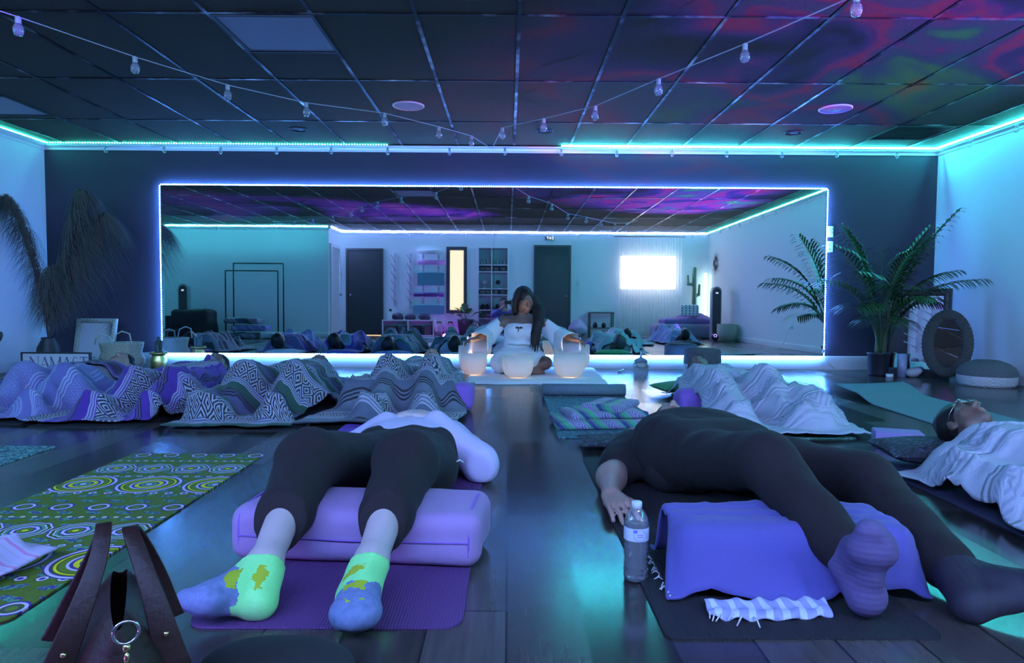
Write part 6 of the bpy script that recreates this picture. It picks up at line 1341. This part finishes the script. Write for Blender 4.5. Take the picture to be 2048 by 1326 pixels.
# ---------------------------------------------------------------- right decorations
def palm(c, label):
    t = thing('potted_palm', label, 'palm', c); x, y, _ = c
    MB().lathe(c, [(0, 0), (.085, 0), (.092, .02), (.105, .22), (.112, .225), (.112, .24), (.098, .24), (.092, .2), (0, .2)], 26).build('pot', plain('black_plastic_pot', (.02, .02, .024), .35), t)
    MB().lathe(c, [(0, .205), (.094, .205)], 20).build('soil', plain('soil', (.03, .02, .015), .95), t)
    fr = [  # tip dx, dy, tip z, sag, crown height
        (-.62, -.25, 1.30, .22, .95), (-.72, -.15, .98, .20, .85), (-.45, -.35, .70, .25, .75), (.62, -.20, 1.66, .05, 1.0), (.40, -.12, 1.40, .12, .95), (-.30, .08, 1.45, .12, .98),
        (.52, -.35, 1.06, .18, .85), (.28, -.40, .80, .22, .72), (-.50, -.42, 1.05, .25, .85), (.12, -.30, 1.25, .18, .9), (-.22, -.42, .58, .2, .62), (-.40, .02, 1.52, .15, 1.0), (.45, -.05, 1.52, .1, 1.0), (.10, .18, 1.3, .15, .95), (.70, -.45, .98, .22, .8), (-.12, -.45, .92, .22, .8)]
    r = random.Random(4)
    for i, (dx, dy, tz, sag, ch) in enumerate(fr):
        b0 = Vector((x+r.uniform(-.035, .035), y+r.uniform(-.03, .03), .2)); b1 = Vector((x+dx*.12, y+dy*.12, ch*.85)); tip = Vector((x+dx, y+dy, tz)); P_ = []
        for k in range(25): u = k/24; P_.append(((1-u)**2)*b0+2*u*(1-u)*(b1+Vector((dx*.05, dy*.05, sag+.25*(tz-ch))))+u*u*tip)
        f = MB().tube(P_, [.008*(1-.75*k/24)+.001 for k in range(25)], 6).build('frond', STEM, t); b = MB(); vs = []; fs = []
        for k in range(9, 25):
            for sd in (-1, 1):
                p = P_[k]; tan = (P_[min(k+1, 24)]-P_[k-1]).normalized(); s = tan.cross(Vector((0, 0, 1))).normalized()*sd; L = .35*math.sin(PI*(.14+.78*(k-8)/17))**.7*r.uniform(.85, 1.1); d = (tan*.6+s*.8+Vector((0, 0, .22))).normalized(); nrm = d.cross(tan*sd).normalized(); sw = d.cross(Vector((0, 0, 1))).normalized(); q = p; v = d*L/5; base = len(vs)
                for j in range(6): w = .0115*math.sin(PI*min(1, .12+.88*j/5.2))**.7 if j < 5 else .0008; vs += [q-sw*w, q+sw*w]; q = q+v; v = (v+Vector((0, 0, -L*.052)))
                fs += [(base+2*j, base+2*j+1, base+2*j+3, base+2*j+2) for j in range(5)]
        b.add(vs, fs).build('leaflets', LEAF, f)
palm((3.83, 6.98, .001), 'tall potted palm with feathery fronds between mirror and ornate frame')
def pouf(c, r, h, label, dark, pale, tilt=0.0, dome=False):
    t = thing('woven_pouf', label, 'pouf', c); sp = h*.4
    a = [(0, 0), (r*.93, 0), (r*1.0, h*.1), (r*1.02, sp)]; b = [(r*1.02, sp), (r*1.03, sp+h*.1)]+([(r*.93, h*.70), (r*.72, h*.86), (r*.42, h*.97), (0, h)] if dome else [(r*1.02, h*.86), (r*.96, h*.95), (r*.7, h*.99), (0, h)])
    M = rotz(c, .3) @ Matrix.Translation(c) @ Matrix.Rotation(tilt, 4, 'Y') @ Matrix.Translation([-q for q in c])
    MB().lathe(c, a, 40).xf(M).build('lower_band', pale, t); MB().lathe(c, b, 40).xf(M).build('upper_cover', dark, t)
pouf((4.42, 6.22, .001), .235, .24, 'domed two tone woven pouf by the right wall', woven('grey_weave', (.12, .13, .13)), SEAGRASS_W, dome=True)
pouf((2.03, 7.06, .001), .185, .27, 'two tone woven pouf with dark upper half behind the white blanket', woven('charcoal_weave', (.09, .09, .1)), SEAGRASS_W)
t = thing('pillar_candle', 'small white pillar candle on the floor before the palm pot', 'candle', (3.86, 6.82, 0)); MB().lathe((3.86, 6.82, .001), [(0, 0), (.035, 0), (.035, .035), (.0, .033)], 18).build('wax', WHITE, t); MB().cyl((3.86, 6.82, .034), (3.86, 6.82, .045), .002).build('wick', BLACK, t)
b = SDF((3.98, 6.72, -.02), (4.26, 6.98, .18), .007); b.ell((4.11, 6.85, .045), (.075, .055, .045), k=.02); b.ell((4.15, 6.83, .07), (.045, .04, .035), k=.02); b.wrinkle(.004, 50, 3); b.plane((0, 0, .003), (0, 0, -1)); tag(b.build('rock_salt_stone', plain('pale_stone', (.45, .45, .48), .6, bump=.4)), 'pale rough stone on the floor in front of the ornate mirror', 'stone')
t = thing('water_tumbler', 'pale cylinder vase standing between the palm pot and the ornate frame', 'vase', (3.99, 6.98, 0)); MB().lathe((4.03, 6.90, .001), [(0, 0), (.045, 0), (.045, .23), (.04, .23), (.04, .01), (0, .01)], 20).build('body', plain('pale_ceramic', (.3, .33, .45), .4), t)
# ---------------------------------------------------------------- the photographer, seated by the rear wall behind the camera
def photographer():
    s = SDF((-.7, -1.0, -.02), (.6, .35, 1.05), .014); x = -.12; y = -.62
    pel, wai, che, nec = (x, y-.02, .13), (x, y+.02, .32), (x, y+.04, .52), (x, y+.06, .66); torso_sdf(s, pel, wai, che, nec, .17, .1, (1, 0, 0), k=.05, hip=1.1); s.cap((x-.17, y+.05, .57), (x+.17, y+.05, .57), .055, .055, .06)
    hc = np.array((x+.02, y+.09, .80)); s.cap(nec, hc-np.array((0, .02, .06)), .05, .05, .03); q = head_sdf(s, hc, (0, 1, -.05), (0, .05, 1))
    A = [((x-.19, y+.06, .57), (-.34, y+.30, .50), (-.06, -.17, .73)), ((x+.19, y+.06, .57), (.22, y+.30, .50), (.07, -.17, .73))]
    for a in A: limb(s, *a, .05, .04, .027)
    hand_sdf(s, A[0][2], (.05, .3, 1), (-.5, -.85, .3), thumb=1, curl=.5, sc=.9); hand_sdf(s, A[1][2], (-.05, .3, 1), (.5, -.85, .3), thumb=-1, curl=.5, sc=.9)
    for e in (-1, 1): limb(s, (x+e*.1, y-.0, .11), (x+e*.36, y+.30, .15), (x-e*.02, y+.42, .06), .085, .062, .04); foot_sdf(s, (x-e*.02, y+.42, .06), (x-e*.2, y+.46, .05), (x+e*.03, y+.43, .05))
    s.plane((0, 0, .004), (0, 0, -1)); o = s.build('person', SKIN_MID); tag(o, 'photographer sitting cross legged against the rear wall holding a phone', 'person')
    hs, _ = hair_sdf(hc, (0, 1, -.05), (0, .05, 1), .012); hs.build('hair', HAIR, o)
    t = SDF((-.7, -1.0, .05), (.6, .3, .8), .014); torso_sdf(t, pel, wai, che, (x, y+.05, .58), .185, .11, (1, 0, 0), k=.05); 
    for a in A: a = [np.array(p) for p in a]; limb(t, a[0], a[1], a[1]+(a[2]-a[1])*.7, .065, .056, .045)
    t.plane((0, 0, .64), (0, 0, 1)); t.build('sweater', PERI, o)
    t = SDF((-.7, -1.0, -.02), (.6, .3, .4), .014); t.cap((x-.1, y, .13), (x+.1, y, .13), .13, .13)
    for e in (-1, 1): limb(t, (x+e*.1, y-.0, .11), (x+e*.36, y+.30, .15), (x-e*.02, y+.42, .06), .095, .075, .05)
    t.plane((0, 0, .004), (0, 0, -1)); t.build('trousers', BLACKCLOTH, o)
    ph = thing('phone', 'dark phone held up by the photographer', 'phone', (0, -.06, .78)); MB().box((-.08, -.068, .745), (.08, -.060, .825)).build('body', BLACKGLOSS, ph, False, .003)
photographer()
# ---------------------------------------------------------------- lamps
def nebula(name, loc, aim, size, power, seed, stops, scale=1.6):
    """projector beam: a spot lamp whose colour comes from a cloud pattern in its own lens space"""
    l = bpy.data.lights.new(name, 'SPOT'); l.energy = power; l.spot_size = size; l.spot_blend = .7; l.shadow_soft_size = .01; l.use_nodes = True
    o = bpy.data.objects.new(name, l); COL.objects.link(o); o.location = loc
    o.rotation_euler = (Vector(aim)-Vector(loc)).to_track_quat('-Z', 'Y').to_euler(); o['kind'] = 'helper'
    nt = l.node_tree; em = nt.nodes['Emission']; tc = nt.nodes.new('ShaderNodeTexCoord')
    mp = nt.nodes.new('ShaderNodeMapping'); mp.inputs['Scale'].default_value = (scale, scale*3.2, scale); mp.inputs['Location'].default_value = (seed, seed*.7, 0); mp.inputs['Rotation'].default_value = (0, 0, .35)
    nt.links.new(tc.outputs['Normal'], mp.inputs[0]); n = nt.nodes.new('ShaderNodeTexNoise'); n.inputs['Scale'].default_value = 2.1; n.inputs['Detail'].default_value = 6; n.inputs['Distortion'].default_value = .8
    nt.links.new(mp.outputs[0], n.inputs['Vector']); r = nt.nodes.new('ShaderNodeValToRGB'); e = r.color_ramp.elements
    while len(e) < len(stops): e.new(.5)
    for q, (p, c) in zip(e, stops): q.position = p; q.color = (*c, 1)
    nt.links.new(n.outputs[0], r.inputs[0]); nt.links.new(r.outputs[0], em.inputs[0])
    return o
D0 = (0, 0, 0)
nebula('projector_beam', (4.2, 1.27, .2), (2.7, 3.9, 2.44), math.radians(56), NEB, 3.1, [(.30, (.02, .0, .06)), (.40, (.04, .02, .5)), (.46, (.10, .03, .85)), (.50, (.28, .02, .75)), (.53, (.5, .02, .5)), (.55, (.16, .05, .85)), (.63, (.06, .10, .75)), (.72, (.08, .4, .4)), (.80, (.5, .2, .15))])
nebula('projector_beam_violet', (4.19, 1.3, .2), (-4.2, 2.4, 2.44), math.radians(26), NEB*5, 8.2, [(.35, (0, 0, .02)), (.5, (.10, .02, .9)), (.65, (.3, .05, 1))], 2.5)
def point(name, loc, c, e, r=.05):
    l = bpy.data.lights.new(name, 'POINT'); l.energy = e; l.color = c; l.shadow_soft_size = r; o = bpy.data.objects.new(name, l); COL.objects.link(o); o.location = loc; o['kind'] = 'helper'; return o
# two magenta mood lamps, one on the floor beside the photographer, one behind the plant pot
def mood(x, y, e, label):
    t = thing('mood_lamp', label, 'lamp', (x, y, 0)); MB().lathe((x, y, 0), [(0, 0), (.05, 0), (.05, .012), (0, .012)], 18).build('base', BLACK, t)
    MB().ell((x, y, .055), (.045, .045, .042), 16, 10).build('globe', emit('magenta_glow', (.44, .05, 1.0), e), t)
mood(-1.35, .45, MOOD*.45, 'small magenta globe lamp on the floor near the photographer'); mood(-1.10, YR+.10, MOOD*.9, 'small magenta globe lamp tucked behind the potted plant')
